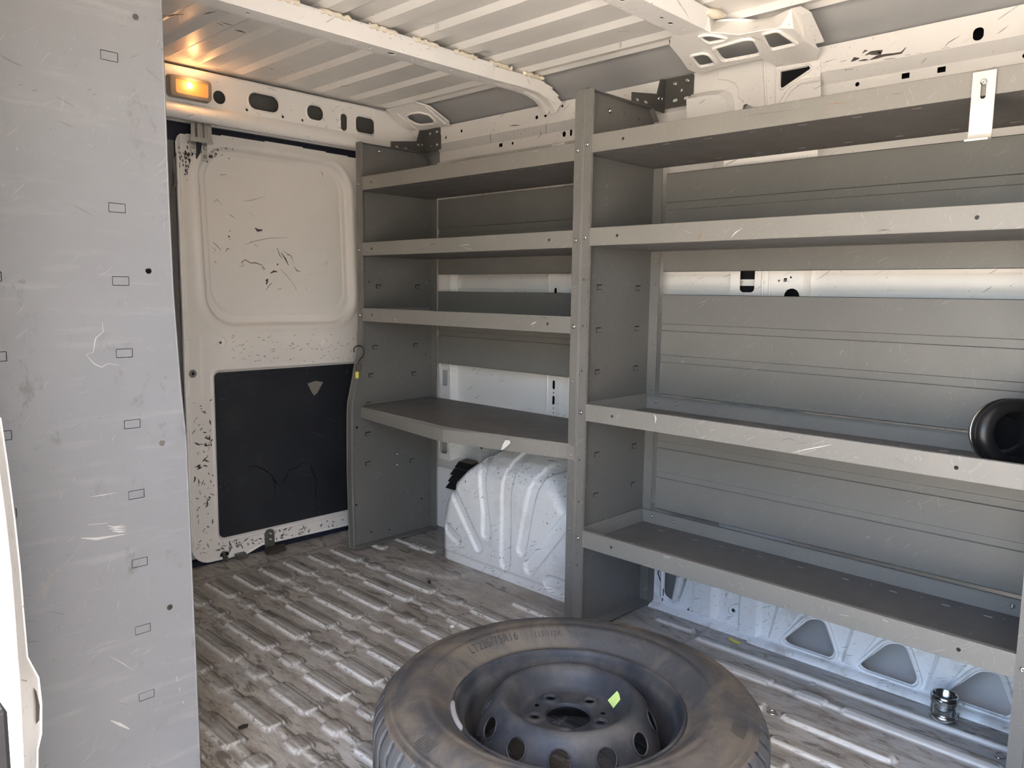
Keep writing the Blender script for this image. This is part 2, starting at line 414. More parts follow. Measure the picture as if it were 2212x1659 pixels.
# ================================================================== THE VAN BODY
# ---- floor with pressed beads
def make_floor():
    x0, x1, y0, y1 = .14, 1.996, -.62, 2.64
    nu, nv = 420, 430
    X, Y = np.meshgrid(np.linspace(x0, x1, nu + 1), np.linspace(y0, y1, nv + 1))
    H = np.zeros_like(X); PNT = np.zeros_like(X); GR = np.zeros_like(X)
    def bead(xc, hw, ya, yb, h, sl=.007, paint=1.):
        nonlocal H, PNT, GR
        d = sdbox(X, Y, xc, (ya + yb) / 2, hw, (yb - ya) / 2, min(hw, .016))
        b = 1 - smooth01(d, -sl, 0); H = np.maximum(H, b * h)
        near = (X < xc) | (Y < ya + .01)  # white paint kept on door-facing slopes only, painting in their light too
        PNT = np.maximum(PNT, np.where(near, np.exp(-((d + sl * .45) / (sl * .75)) ** 2) * paint, 0))
        GR = np.maximum(GR, np.where(X > xc, .95, .35) * np.exp(-((d - .001) / .0028) ** 2)); GR = np.maximum(GR, (1 - smooth01(d, -sl * 1.4, -sl)) * .34 * (h > .0075) * (hw > .023))  # grime line, heavier as painted shade on the side away from the door
    wide = [(2.26, 2.435), (1.85, 2.09), (1.49, 1.665), (1.06, 1.31), (.62, .88), (.20, .44), (-.24, .02)]
    hexs = [(2.145, 2.21), (1.72, 1.79), (1.37, 1.435), (.94, 1.0), (.50, .56), (.08, .14), (-.36, -.30)]
    xs = [.34, .43, .52, .61, .70, .795, .888, .982, 1.078, 1.175, 1.27, 1.362, 1.462, 1.555]
    for k, x in enumerate(xs):
        top = 2.435 if x > .9 else 2.43
        if k < 13 or True:
            bead(x + .013, .011, -.5 if x < 1.5 else 1.15, top - .03, .0045, .005, .6 if x > .9 else .4)
            for a, b in wide:
                if x > 1.5 and a < 1.2: continue
                bead(x + .013, .027, a, b, .0078, .006, (.95 if x > .9 else .7))
            for a, b in hexs:
                if x > 1.5 and a < 1.3: continue
                bead(x + .013, .026, a, b, .0078, .006, .5)
    # beads beside the arch and the sill
    bead(1.692, .024, 1.42, 1.61, .007); bead(1.71, .022, 2.30, 2.50, .007)
    bead(1.815, .018, 2.14, 2.50, .005); bead(1.815, .028, 2.20, 2.27, .007)
    bead(1.795, .020, 1.10, 1.22, .007); bead(1.915, .018, 1.10, 1.23, .007)
    bead(1.885, .017, .22, 1.08, .008, .009); bead(1.79, .014, -.4, 1.07, .006, .008); bead(1.79, .022, .80, 1.07, .008); bead(1.79, .022, .665, .745, .008); bead(1.79, .022, .30, .63, .008)
    bead(1.665, .020, .47, .72, .008); bead(1.668, .022, .76, .84, .007); bead(1.56, .018, .30, .70, .007); bead(1.665, .02, -.3, .40, .007)
    # raised mounting patch in front of the arch
    d = sdbox(X + .30 * (Y - 2.0), Y, 1.70, 2.0, .055, .115, .02); H = np.maximum(H, (1 - smooth01(d, -.006, 0)) * .008)
    # cross seam by the rear doors and one by the partition rail
    GR = np.maximum(GR, .55 * np.exp(-((Y - 2.475 - .004 * np.sin(X * 9)) / .006) ** 2)); H -= .0015 * np.exp(-((Y - 2.475) / .007) ** 2)
    GR = np.maximum(GR, .5 * np.exp(-((Y - 1.088) / .004) ** 2) * (X > 1.7))
    H += .0010 * np.sin(X * 31 + Y * 3) * np.sin(Y * 17 + X * 5) * .5
    P = np.stack([X, Y, H - .0068], -1)
    o = field('floor', P, nu, nv, 'van_floor', attrs={'paint': PNT.ravel(), 'grime_shade': GR.ravel()})
    struct(o, 'worn ribbed metal cargo floor with white paint left along its beads', 'floor')
make_floor()

# ---- roof skin with lengthwise ribs
def make_roof():
    def base(x): return 1.668 - .006 * ((x - 1.1) / .9) ** 2
    xz = [(.16, 0)]
    for k in range(-6, 6):
        c = 1.11 + .1465 * k
        xz += [(c - .010, 0), (c + .008, 1), (c + .035, 1), (c + .056, 1), (c + .080, 0), (c + .105, 0)]
    xz = [q for q in xz if q[0] < 1.872] + [(1.885, 1 if xz[-1][1] else 0)]
    xz = sorted(set(xz)); X = np.array([q[0] for q in xz]); Z = np.array([base(q[0]) - .0125 * q[1] for q in xz])
    X = np.append(X, 1.9); Z = np.append(Z, Z[-1])
    ex = [(1.915, 1.655), (1.935, 1.662), (1.96, 1.655), (2.02, 1.635), (2.08, 1.61), (2.11, 1.585), (2.12, 1.565), (2.105, 1.56), (2.125, 1.53), (2.13, 1.45)]
    X = np.concatenate([X, [e[0] for e in ex]]); Z = np.concatenate([Z, [e[1] for e in ex]])
    Yv = np.concatenate([np.linspace(-.62, 2.44, 41), np.linspace(2.45, 2.66, 19)])
    P = np.zeros((60, len(X), 3)); P[..., 0] = X[None]; P[..., 1] = Yv[:, None]; P[..., 2] = Z[None]
    fade = 1 - smooth01(Yv, 2.455, 2.515); rb = (1.668 - .006 * ((X - 1.1) / .9) ** 2); msk = X < 1.89
    P[..., 2] = np.where(msk[None], rb[None] + (Z - rb)[None] * fade[:, None], Z[None])
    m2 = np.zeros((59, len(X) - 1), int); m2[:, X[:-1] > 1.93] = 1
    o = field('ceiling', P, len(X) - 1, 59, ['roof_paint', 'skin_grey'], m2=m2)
    o.data.polygons.foreach_set('use_smooth', [X[i] > 1.9 for j in range(59) for i in range(len(X) - 1)])
    struct(o, 'bare white van roof skin with lengthwise pressed ribs', 'ceiling')
make_roof()

# ---- roof bows
def bow(n, yr, yf, xend, label, holes, leg=True):
    b = MB(); zb = 1.605
    hl = [circ(x, y, r, 10, e) for x, y, r, e in holes]
    b.plate([(.2, yf), (xend, yf), (xend, yr), (.2, yr)], hl, sheet_z(zb), .0015)
    b.extrude([(yf + .002, zb), (yf - .004, zb + .006), (yf - .010, 1.638), (yf - .022, 1.644)], lambda a, c, w: (w, a, c), .2, xend, 0, True)
    b.extrude([(yr, zb), (yr + .01, zb + .012), (yr + .014, 1.64), (yr + .03, 1.644)], lambda a, c, w: (w, a, c), .2, xend, 0, True)
    b.plate([(.2, yf + .004), (xend, yf + .004), (xend, yr - .004), (.2, yr - .004)], [], sheet_z(1.612), .0015, 1)  # dark sheet close above the face paints the shade in its holes
    if leg:   # the bow curves down to the side rail on two arms
        cx = [(xend, 1.605), (1.80, 1.607), (1.86, 1.607), (1.915, 1.604), (1.955, 1.594), (1.985, 1.575), (2.0, 1.556)]
        for ya, yb in ((yf, yf + .022), (yr - .016, yr)):
            for (xa, za), (xb, zb2) in zip(cx[:-1], cx[1:]):
                b.hexa([(xa, ya, za), (xb, ya, zb2), (xb, yb, zb2), (xa, yb, za)], [(xa, ya - .008, za + .036), (xb + .02, ya - .008, zb2 + .036), (xb + .02, yb, zb2 + .036), (xa, yb, za + .036)])
        b.plate([(xend, yf + .02), (1.875, yf + .02), (1.875, yr - .012), (xend, yr - .012)], [rrect(1.745, yf + .026, 1.835, yr - .018, .008)], lambda u, v, w: (u, v, 1.606 + w), .0015)
    o = b.build('trim_%d' % n, ['white_paint', 'void_shade'])
    struct(o, label, 'roof bow'); return o
bow(1, 1.802, 1.747, 1.706, 'white roof bow with a row of small holes, nearer the rear doors', 
    [(.93, 1.776, .007, .6), (1.02, 1.78, .006, .6), (1.225, 1.778, .006, .7), (1.275, 1.776, .006, .7), (1.345, 1.774, .013, .5), (1.42, 1.772, .006, .7), (1.465, 1.772, .006, .7), (1.555, 1.77, .006, .7), (1.595, 1.77, .006, .7), (1.628, 1.77, .004, .7), (1.675, 1.77, .006, .7)])
bow(2, 1.112, 1.042, 1.735, 'white roof bow at the top of the photo that meets the pressed corner gusset',
    [(1.44, 1.078, .016, .5), (1.60, 1.075, .007, .6), (1.645, 1.08, .009, .6), (1.665, 1.085, .004, .6), (1.70, 1.08, .009, .5)], leg=False)
# cream sealant blobs between the bow and the ribs
def sealant():
    bt = thing('roof_sealant', (1.3, 1.74, 1.64), 'cream sealant beads dabbed along the front edge of the rear roof bow', 'sealant')
    for k in range(-4, 6):
        xc = 1.11 + .1465 * k + .03
        if xc < .3: continue
        m = MB(); n = 9
        m.tube([(xc - .045 + .09 * i / n, 1.732 + .004 * sin(i * 2.1 + k), 1.6455 + .0015 * sin(i * 3.3 + k)) for i in range(n + 1)], [.004 + .0035 * abs(sin(i * 1.7 + k * 2)) for i in range(n + 1)], 7)
        m.build('sealant_bead', 'sealant', bt)
    s2 = MB(); s2.tube([(1.725, 1.028, 1.642), (1.745, 1.024, 1.64), (1.765, 1.02, 1.642), (1.785, 1.018, 1.645)], [.007, .012, .010, .006], 9)
    s2.build('sealant_bead', 'sealant', bt)
sealant()

# ---- driver's side: upper rail, wall, sill, pillars
def cpoly(pts, fn): return [fn(*p) for p in pts]
def side_rail():
    b = MB()
    zt, zm = 1.598, 1.534
    hy = [(2.335, 1.553, .006, 1), (2.245, 1.567, .006, 1.), (1.86, 1.562, .0065, 1), (1.82, 1.563, .0065, 1), (1.745, 1.583, .005, 1), (.905, 1.553, .006, 1)]
    hl = [circ(y, z, r, 10, e) for y, z, r, e in hy] + [rrect(.508, 1.540, .530, 1.568, .010)]
    b.plate([(-.5, zm), (2.40, zm), (2.40, zt), (-.5, zt)], hl, sheet_x(2.03), .0015)
    b.extrude([(2.03, zt), (2.045, zt + .004), (2.12, zt + .004)], lambda a, c, w: (a, w, c), -.5, 2.4)
    b.extrude([(2.03, zm), (2.034, zm - .004), (2.052, zm - .022), (2.056, zm - .026)], lambda a, c, w: (a, w, c), -.5, 2.4, 0, True)
    hl = [circ(y, 1.496, .0055, 10) for y in (.43, .79, 1.70, 2.0)] + [rrect(y - .009, 1.49, y + .009, 1.503, .001, 1) for y in (.676, .597, 2.06)]
    hl += [rrect(1.722, 1.487, 1.732, 1.512, .005), circ(1.757, 1.497, .008, 10, 1.2)]
    b.plate([(-.5, 1.472), (2.40, 1.472), (2.40, 1.508), (-.5, 1.508)], hl, sheet_x(2.056), .0015)
    b.extrude([(2.056, 1.472), (2.06, 1.466), (2.085, 1.458), (2.10, 1.455), (2.10, 1.40)], lambda a, c, w: (a, w, c), -.5, 2.4, 0, True)
    b.box((2.09, -.5, 1.46), (2.092, 2.4, 1.60), 1)
    o = b.build('trim_3', ['white_paint', 'void_shade']); struct(o, "white upper side rail with round and square holes along the driver's side", 'body rail')
side_rail()
def wall_right():
    b = MB()
    b.grid(lambda u, v: (2.10 - .012 * sin(pi * v), -.6 + 3.22 * u, .28 + 1.15 * v), 60, 30)
    # horizontal swage of the outer skin seen through the gaps
    b.grid(lambda u, v: (2.098 - .014 * math.exp(-((v - .5) / .25) ** 2), -.6 + 3.22 * u, .93 + .14 * v), 40, 14)
    b.grid(lambda u, v: (2.10 + .03 * sin(pi * v * .8) - .06 * (1 - v) ** 4, -.6 + 3.22 * u, -.07 + .37 * v), 60, 16, 2)  # skin coloured grey to carry the shade behind the sill openings
    b.extrude([(2.0, .262), (2.10, .285)], lambda a, c, w: (a, w, c), -.6, 2.62)
    # pillars
    def pillar(ya, yb, x, holes, z0=.27, z1=1.47, back=True):
        b.plate([(ya, z0), (yb, z0), (yb, z1), (ya, z1)], holes, sheet_x(x), .002)
        for y, s in ((ya, -1), (yb, 1)):
            b.extrude([(x, y), (x + .012, y + s * .006), (x + .045, y + s * .012)], lambda a, c, w: (a, c, w), z0, z1, 0, True)
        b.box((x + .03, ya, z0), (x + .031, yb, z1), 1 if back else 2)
    pillar(.90, 1.115, 2.055, [rrect(1.04, .972, 1.085, 1.06, .012), circ(.93, .962, .022, 14), rrect(.945, 1.002, .955, 1.012, .001, 1), circ(.968, 1.005, .003, 8), circ(.935, 1.014, .003, 8)])
    b.tube([(2.054, 1.015, .3), (2.054, 1.015, 1.45)], .004, 6)
    b.tube([(2.054, .995, .3), (2.054, .995, 1.45)], .003, 6)
    hs = []
    for z in (1.08, .965, .64, .585): hs.append(rrect(1.775, z - .016, 1.787, z + .016, .006))
    for z in (.612, .557, .540, .524, .945): hs.append(circ(1.781, z, .003, 8))
    pillar(1.755, 1.81, 2.055, hs)
    b.tube([(2.054, 1.81, .3), (2.054, 1.81, 1.45)], .003, 6)
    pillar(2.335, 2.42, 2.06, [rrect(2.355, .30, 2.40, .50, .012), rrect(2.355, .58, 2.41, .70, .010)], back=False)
    b.tube([(2.058, 2.335, .3), (2.058, 2.335, 1.4)], .005, 6)
    b.tube([(2.058, 2.345, .28), (2.05, 2.30, .22), (2.04, 2.26, .18)], .006, 6)
    # wheel-house shoulder behind the arch
    b.hexa([(2.03, 2.20, 0), (2.03, 2.56, 0), (2.03, 2.56, .27), (2.03, 2.20, .27)], [(2.10, 2.20, 0), (2.10, 2.56, 0), (2.10, 2.56, .27), (2.10, 2.20, .27)])
    o = b.build('wall_right', ['white_paint', 'void_shade', 'skin_grey']); struct(o, "white body side behind the shelves on the driver's side", 'wall')
wall_right()
def sill():
    b = MB()
    def trap(c, s=1.0): 
        pts = [(c + .086, .020), (c + .02, .100), (c - .018, .108), (c - .052, .030), (c - .040, .010), (c + .07, .012)]
        return rounded(pts, .016)
    cs = [.785, .582, .380, .18, -.02]
    holes = [trap(c) for c in cs] + [circ(.70, .075, .0045, 10), circ(.487, .063, .0055, 10), circ(.485, .083, .004, 10), circ(1.028, .055, .006, 10), circ(.28, .07, .0055, 10)]
    holes += [rounded([(1.262, .035), (1.262, .20), (1.185, .20), (1.180, .12), (1.205, .040), (1.225, .022)], .016)]
    holes += [circ(1.175, .012, .004, 8)]
    b.plate([(-.6, 0), (1.30, 0), (1.30, .265), (-.6, .265)], holes, sheet_x(2.0), .002)
    # pressed ridges around the openings
    for c in cs:
        t = trap(c); t3 = []
        for (y, z) in t:
            dy, dz = y - (c + .012), z - .055; l = math.hypot(dy, dz); t3.append((1.9965, y + dy / l * .010, max(z + dz / l * .010, .004)))
        b.tube(t3 + t3[:1], .0055, 7, caps=False)
        b.hexa([(1.992, c + .125, .015), (1.992, c + .098, .015), (1.992, c + .050, .108), (1.992, c + .100, .125)], [(2.0, c + .135, .008), (2.0, c + .092, .008), (2.0, c + .040, .12), (2.0, c + .110, .135)])
    b.tube([(1.997, y, z) for y, z in [(1.268, .20), (1.268, .03), (1.225, .013), (1.198, .034), (1.172, .12), (1.178, .2)]], .006, 7)
    b.hexa([(1.985, .95, 0), (1.985, 1.0, 0), (1.985, 1.0, .2), (1.985, .95, .2)], [(2.0, .94, 0), (2.0, 1.01, 0), (2.0, 1.01, .21), (2.0, .94, .21)])
    b.hexa([(1.978, 1.09, .02), (1.978, 1.145, .02), (1.978, 1.145, .2), (1.978, 1.09, .2)], [(2.0, 1.075, .01), (2.0, 1.155, .01), (2.0, 1.155, .2), (2.0, 1.075, .2)])
    b.lathe([(.013, 0), (.014, -.003), (.009, -.004), (.0075, 0)], (2.0, 1.028, .055), 16, axis='x')
    b.lathe([(.009, 0), (.009, -.002), (.00001, -.002)], (2.0, 1.045, .095), 12, axis='x')
    # floor-side flange
    b.extrude([(2.0, .012), (1.994, .006), (1.985, .0035), (1.96, .002), (1.957, -.006)], lambda a, c, w: (a, w, c), -.6, .96, 0, True)
    b.extrude([(2.0, .010), (1.992, .004), (1.975, .001), (1.97, -.006)], lambda a, c, w: (a, w, c), .96, 1.30, 0, True)
    b.tube([(1.996, y, z) for y, z in [(.975, .0), (.978, .05), (.985, .11), (.992, .2)]], .0018, 5, 1)
    b.tube([(1.996, y, z) for y, z in [(1.24, .2), (1.285, .10), (1.262, .05), (1.265, .015)]], .002, 5, 1)
    o = b.build('trim_4', ['sill_white', 'mark_dark']); struct(o, "scratched white sill panel with a row of rounded triangular openings under the bottom shelf", 'body sill')
    p = MB(); p.tube([(2.03, 1.235, .01), (2.035, 1.222, .10), (2.045, 1.20, .25)], .017, 14); 
    q = p.build('vent_hose', 'scuffed_white'); tag(q, 'white tube standing behind the opening at the end of the sill panel', 'hose')
sill()

# ---- wheel arch
def wheel_arch():
    # surface: inner face x=1.80, rounded over towards the wall; fan of pressed beads
    yc, hw = 1.765, .352
    na, nb = 230, 190
    A, B = np.meshgrid(np.linspace(0, 1, na + 1), np.linspace(0, 1, nb + 1))
    prof = [(0, 0.), (.30, 0.), (.34, .006), (.375, .028), (.405, .065), (.425, .11), (.445, .16), (.47, .26), (.48, .32)]
    L = [0.]
    for (z0, x0), (z1, x1) in zip(prof[:-1], prof[1:]): L.append(L[-1] + math.hypot(z1 - z0, x1 - x0))
    L = np.array(L) / L[-1]
    Zp = np.interp(B, L, [p[0] for p in prof]); Xp = np.interp(B, L, [p[1] for p in prof])
    # end caps: the arch narrows to its rear end with height
    def yend(z): return np.interp(z, [0, .14, .21, .29, .35, .40, .44, .50], [hw, hw - .002, hw - .02, hw - .075, hw - .14, hw - .20, hw - .27, hw - .34])
    T = (A - .5) * 2
    e = yend(Zp); Yy = yc + T * e
    side = np.clip((np.abs(T) - .93) / .07, 0, 1)
    X = 1.80 + Xp + side ** 2 * .25 + np.clip((np.abs(T) - .80) / .2, 0, 1) ** 2.4 * .05
    Z = Zp * 1.0
    # beads (recessed flutes) traced on the unrolled face: (y0,z0)->(y1,z1), half width
    FY = yc + T * hw * np.interp(B, [0, 1], [1, .80]); S_ = B * 1.0
    Lz = lambda z: np.interp(z, [p[0] for p in prof], L)
    D = np.full_like(X, 9.)
    for (ya, za, yb, zb, w) in [(1.762, .062, 1.762, .60, .026), (1.848, .140, 1.925, .60, .019), (1.688, .125, 1.590, .60, .022),
                                (1.893, .085, 2.06, .30, .022), (2.06, .115, 2.00, .085, .020), (1.650, .075, 1.44, .34, .026), (1.56, .045, 1.40, .045, .030), (1.86, .14, 1.86, .2, .02)]:
        D = np.minimum(D, sdcap(Yy, Zp + Xp * .9, ya, za, yb, zb) - w)
    rec = (1 - smooth01(D, -.007, .0)) * .010
    X = X + rec * (Zp < .36) ; Z = Z - rec * np.clip((Zp - .33) / .06, 0, 1)
    X = X - rec * np.clip((Zp - .33) / .06, 0, 1) * (Zp < .36)
    X = X + .004 * (1 - smooth01(Z, .030, .036))
    P = np.stack([X, Yy, Z - .006], -1)
    o = field('trim_5', P, na, nb, 'scuffed_white')
    struct(o, 'scuffed white wheel arch with fanned pressed flutes under the workbench shelf', 'wheel arch')
    f = MB()   # folded flange where the arch meets the wall
    pts = [onx(u, v, 2.0) for u, v in ((1012, 1030), (1022, 1002), (1035, 985), (1070, 960))]
    f.plate([(2.08, .30), (2.10, .34), (2.04, .41), (2.00, .42), (1.86, .53), (1.80, .53), (1.80, .40)], [circ(2.02, .385, .004, 8)], sheet_x(1.985), .002)
    o2 = f.build('trim_6', 'scuffed_white'); struct(o2, 'white flange with a hole rising behind the rear of the wheel arch', 'body flange')
    v = thing('air_vent', (2.02, 2.13, .33), 'black plastic louvred air vent in the body side behind the wheel arch', 'vent')
    for k, (u, vv) in enumerate(((1010, 1003), (1000, 1018), (995, 1033), (990, 1047))):
        c = onx(u, vv, 2.02); m = MB()
        m.hexa([(1.985, c[1] - .055, c[2] - .014), (1.985, c[1] + .040, c[2] - .014), (2.05, c[1] + .050, c[2] - .004), (2.05, c[1] - .055, c[2] - .004)],
               [(2.0, c[1] - .045, c[2] + .010), (2.0, c[1] + .030, c[2] + .010), (2.05, c[1] + .040, c[2] + .014), (2.05, c[1] - .045, c[2] + .014)])
        m.build('louvre', 'black_plastic', v, bevel=.002)
    m = MB(); m.tube([(2.03, 2.10, .385), (2.0, 2.085, .40)], [.026, .020], 14); m.build('vent_cap', 'black_plastic', v)
wheel_arch()

# ---- rear wall, header, doors
def rear():
    b = MB()
    zt = 1.656; zb = 1.553
    holes = [circ(1.222, 1.589, .0215, 20, 1.0), rrect(1.325, 1.572, 1.437, 1.628, .027, 7), rrect(1.548, 1.574, 1.616, 1.626, .024, 7),
             rrect(1.688, 1.556, 1.719, 1.618, .0145, 6), rrect(1.757, 1.560, 1.842, 1.620, .018, 5), circ(1.318, 1.566, .005, 8), circ(1.452, 1.565, .005, 8), circ(1.53, 1.566, .005, 8)]
    b.plate([(.2, zb), (1.93, zb), (1.93, zt), (.2, zt)], holes, sheet_y(2.54), .003)
    for h in holes[1:5]:
        cx = sum(p[0] for p in h) / len(h); cz = sum(p[1] for p in h) / len(h)
        b.tube([(cx + (p[0] - cx) * 1.05, 2.5395, cz + (p[1] - cz) * 1.06) for p in h + h[:1]], .0032, 6, caps=False)
    b.box((.2, 2.60, 1.50), (1.96, 2.603, 1.67), 2)  # dark backing sheet stands in for the shade inside the header
    b.extrude([(2.54, zb), (2.533, 1.545), (2.522, 1.525), (2.524, 1.508), (2.535, 1.500), (2.548, 1.498), (2.55, 1.512), (2.59, 1.512), (2.592, 1.502), (2.60, 1.502)],
              lambda a, c, w: (w, a, c), .2, 2.03, 0, True)
    b.extrude([(2.54, zt), (2.53, zt + .003), (2.525, zt + .001)], lambda a, c, w: (w, a, c), .2, 1.9)
    # long slots along the lower edge of the header
    for x0, x1 in ((1.26, 1.30), (1.39, 1.43), (1.55, 1.60)): b.box((x0, 2.556, 1.5095), (x1, 2.57, 1.5125), 1)
    # corner post beside the door
    b.plate([(1.84, 1.49), (2.06, 1.49), (2.06, 1.60), (1.90, 1.655), (1.84, 1.655)], [], sheet_y(2.535), .003)
    b.hexa([(1.97, 2.56, 0), (2.10, 2.56, 0), (2.10, 2.56, 1.6), (1.97, 2.56, 1.6)], [(1.97, 2.64, 0), (2.10, 2.64, 0), (2.10, 2.64, 1.6), (1.97, 2.64, 1.6)])
    b.box((.2, 2.64, -.02), (2.12, 2.66, 1.70), 0)
    o = b.build('wall_rear', ['white_paint', 'void_shade', 'panel_grey']); struct(o, 'white header over the rear doors with one round and four oblong openings', 'wall')
    g = MB(); g.box((.2, 2.614, 1.445), (2.0, 2.625, 1.508)); g.box((1.03, 2.612, 0), (1.105, 2.63, 1.5)); g.box((.2, 2.60, -.006), (1.97, 2.63, .012))
    o = g.build('trim_7', 'gasket'); struct(o, 'blue black rubber gasket between the header and the rear door', 'door seal')
rear()
DY = 2.590
def door():
    x0, x1, z0, z1 = 1.096, 1.985, 0.004, 1.498
    nu, nv = 300, 470
    X, Z = np.meshgrid(np.linspace(x0, x1, nu + 1), np.linspace(z0, z1, nv + 1))
    H = np.zeros_like(X)          # positive = towards the cargo space
    d = sdbox(X + .03 * (Z - 1.13), Z, 1.468, 1.136, .296, .302, .105)
    H -= .020 * (1 - smooth01(d, -.010, .004)); H += .007 * np.exp(-((d - .012) / .014) ** 2)
    d2 = sdbox(X + .03 * (Z - 1.13), Z, 1.468, 1.146, .268, .274, .092)
    H -= .0035 * (1 - smooth01(d2, -.003, .003)); H += .003 * (1 - smooth01(d2, -.20, -.03))
    # shoulder under the blank and dish round the handle boss
    H += .010 * np.exp(-((Z - .745) / .05) ** 2) * smooth01(X, 1.2, 1.3)
    H -= .010 * smooth01(Z, .80, .84) * (1 - smooth01(Z, .84, .87)) * 0
    r = np.hypot(X - 1.221, Z - .777); H += .004 * (1 - smooth01(r, .018, .022)) - .003 * (1 - smooth01(r, .012, .015))
    d3 = sdbox(X, Z, 1.63, .762, .011, .017, .003); H += .003 * (1 - smooth01(d3, -.003, .002))
    # recess of the trim board
    d4 = sdbox(X, Z, 1.60, .376, .405, .302, .022); H -= .010 * (1 - smooth01(d4, -.004, .002)); H += .0035 * np.exp(-((d4 - .005) / .004) ** 2)
    # vertical step along the hinge-less edge
    H -= .010 * (1 - smooth01(X, 1.100, 1.112)); H -= .004 * (1 - smooth01(X, 1.150, 1.156)) * (Z < .80) * (Z > .60)
    # outline: rounded lower corner and rounded upper corner
    dout = np.maximum(sdbox(X, Z, 1.70, .75, .604, .747, .072), 0)
    zlow = np.interp(X, [1.1, 1.30, 1.36, 1.42, 2.0], [.0, .0, .022, .018, .014])
    keep = (dout < .002) & (Z > zlow)
    top = 1.478 - .02 * smooth01(X, 1.6, 1.95) * 0
    keep &= Z < np.interp(X, [1.1, 1.2, 1.5, 1.75, 2.0], [1.462, 1.478, 1.484, 1.476, 1.46])
    # notch for the lower catch
    keep &= np.hypot(X - 1.213, np.minimum(Z - .018, 0) + np.maximum(Z - .018, 0)) > .014
    kk = keep[:-1, :-1] & keep[1:, 1:] & keep[1:, :-1] & keep[:-1, 1:]
    P = np.stack([X, DY - H, Z], -1)
    o = field('door_1', P, nu, nv, 'door_paint', keep=kk)
    tag(o, 'scraped beige white rear cargo door with a rounded window blank and black lower board', 'door', kind='structure')
    e = MB()   # folded edge that gives the door its thickness
    e.tube([(1.10, DY + .004, z) for z in np.linspace(.08, 1.40, 12)], .006, 8)
    e.tube([(1.10 + .065 * (1 - cos(a)), DY + .004, .075 - .068 * sin(a)) for a in np.linspace(0, pi / 2, 8)] + [(1.30, DY + .004, .004), (1.36, DY + .004, .024), (1.98, DY + .004, .016)], .006, 8)
    e.box((1.112, DY + .030, .03), (1.97, DY + .036, 1.45)); e.box((1.098, DY + .004, .09), (1.112, DY + .03, 1.39))
    e.build('door_edge', 'white_paint', o)
    t = MB(); t.plate(rrect(1.200, .080, 1.97, .672, .018), [], sheet_y(DY + .0035), .004)
    for x, z in ((1.24, .635), (1.42, .645), (1.56, .645), (1.74, .642), (1.225, .50), (1.222, .27), (1.225, .13), (1.33, .10), (1.60, .097)):
        t.lathe([(.0075, 0), (.0075, -.0015), (.004, -.003), (.00001, -.003)], (x, DY + .0035, z), 14, 1, axis='y')
    tr = t.build('trim_board', ['black_trim', 'gasket'], o); tr['label'] = 'black lower trim board'
    def mark(pts, w, m='mark_dark', y=None):
        b = MB(); yy = (DY + .0035 - .0006) if y is None else y
        P2 = [ony(u, v, yy) for u, v in pts]
        L_, R_ = [], []
        for i, p in enumerate(P2):
            a = Vector(P2[max(i - 1, 0)]); c = Vector(P2[min(i + 1, len(P2) - 1)]); dd = (c - a).normalized()
            nn = Vector((-dd.z, 0, dd.x)); ww = w * (1 if 0 < i < len(P2) - 1 else .35) * random.uniform(.6, 1.3)
            L_.append(Vector(p) + nn * ww); R_.append(Vector(p) - nn * ww)
        k = len(P2); b.add(L_ + R_, [(i, i + 1, k + i + 1, k + i) for i in range(k - 1)]); return b
    # marks on the board: torn corner, cracks
    q = MB()
    def c5(u, v): return (360 + u / 4.424, 650 + v / 4.424)
    q.add([ony(*c5(*p), DY + .0028) for p in ((1345, 790), (1420, 765), (1495, 775), (1440, 880), (1410, 905), (1390, 880))], [tuple(range(6))])
    merge(tr, q, 'plastic_grey')
    def c6(u, v): return (380 + u / 3.687, 950 + v / 3.687)
    q = MB()
    for pts in ([(570, 215), (640, 210), (700, 235), (760, 280), (800, 340), (825, 370)], [(830, 370), (870, 310), (900, 240), (970, 220), (1000, 185), (1060, 180)], [(1070, 195), (1085, 250), (1125, 330), (1110, 400), (1120, 470)], [(760, 280), (790, 350), (785, 420)]):
        b_ = mark([c6(*p) for p in pts], .0022, y=DY + .0028); q.add(b_.v, b_.f)
    merge(tr, q, 'void_shade')
    # scuffs on the blank, traced on its surface
    q = MB(); yb = DY + .0186
    def c4(u, v): return (360 + u / 4.424, 300 + v / 4.424)
    ls = [([(440, 985), (480, 1020), (520, 1065)], .0016), ([(430, 1040), (470, 1060), (445, 1090)], .0012), ([(455, 1160), (475, 1190)], .002), ([(560, 1080), (585, 1045), (600, 1060)], .0016),
          ([(595, 720), (625, 740), (655, 760)], .001), ([(795, 705), (835, 740)], .0012), ([(720, 598), (820, 585), (940, 548)], .0007), ([(740, 1010), (850, 975), (970, 950), (1160, 942)], .0008),
          ([(1055, 1040), (1080, 1110), (1105, 1145)], .0018), ([(1090, 1085), (1135, 1145), (1165, 1210)], .0022), ([(1110, 1070), (1190, 1120), (1215, 1190)], .001), ([(1215, 1215), (1245, 1260), (1285, 1270)], .0015),
          ([(690, 1215), (735, 1215), (715, 1180), (750, 1155), (800, 1185), (850, 1185), (910, 1205), (935, 1245)], .0013), ([(905, 1225), (940, 1245), (915, 1255)], .0018), ([(990, 1285), (1025, 1265), (1060, 1270)], .0030),
          ([(950, 1445), (985, 1395), (1010, 1375)], .0018), ([(1060, 1440), (1095, 1430)], .0018), ([(835, 1000), (870, 1035)], .0014), ([(1490, 1200), (1540, 1180)], .0009), ([(1530, 1150), (1525, 1230)], .0009),
          ([(1470, 308), (1490, 330), (1492, 370)], .0016), ([(510, 345), (575, 342)], .0020), ([(845, 850), (870, 875), (915, 872)], .0055), ([(1365, 1290), (1378, 1305)], .0012), ([(440, 610), (480, 580), (530, 635)], .0008)]
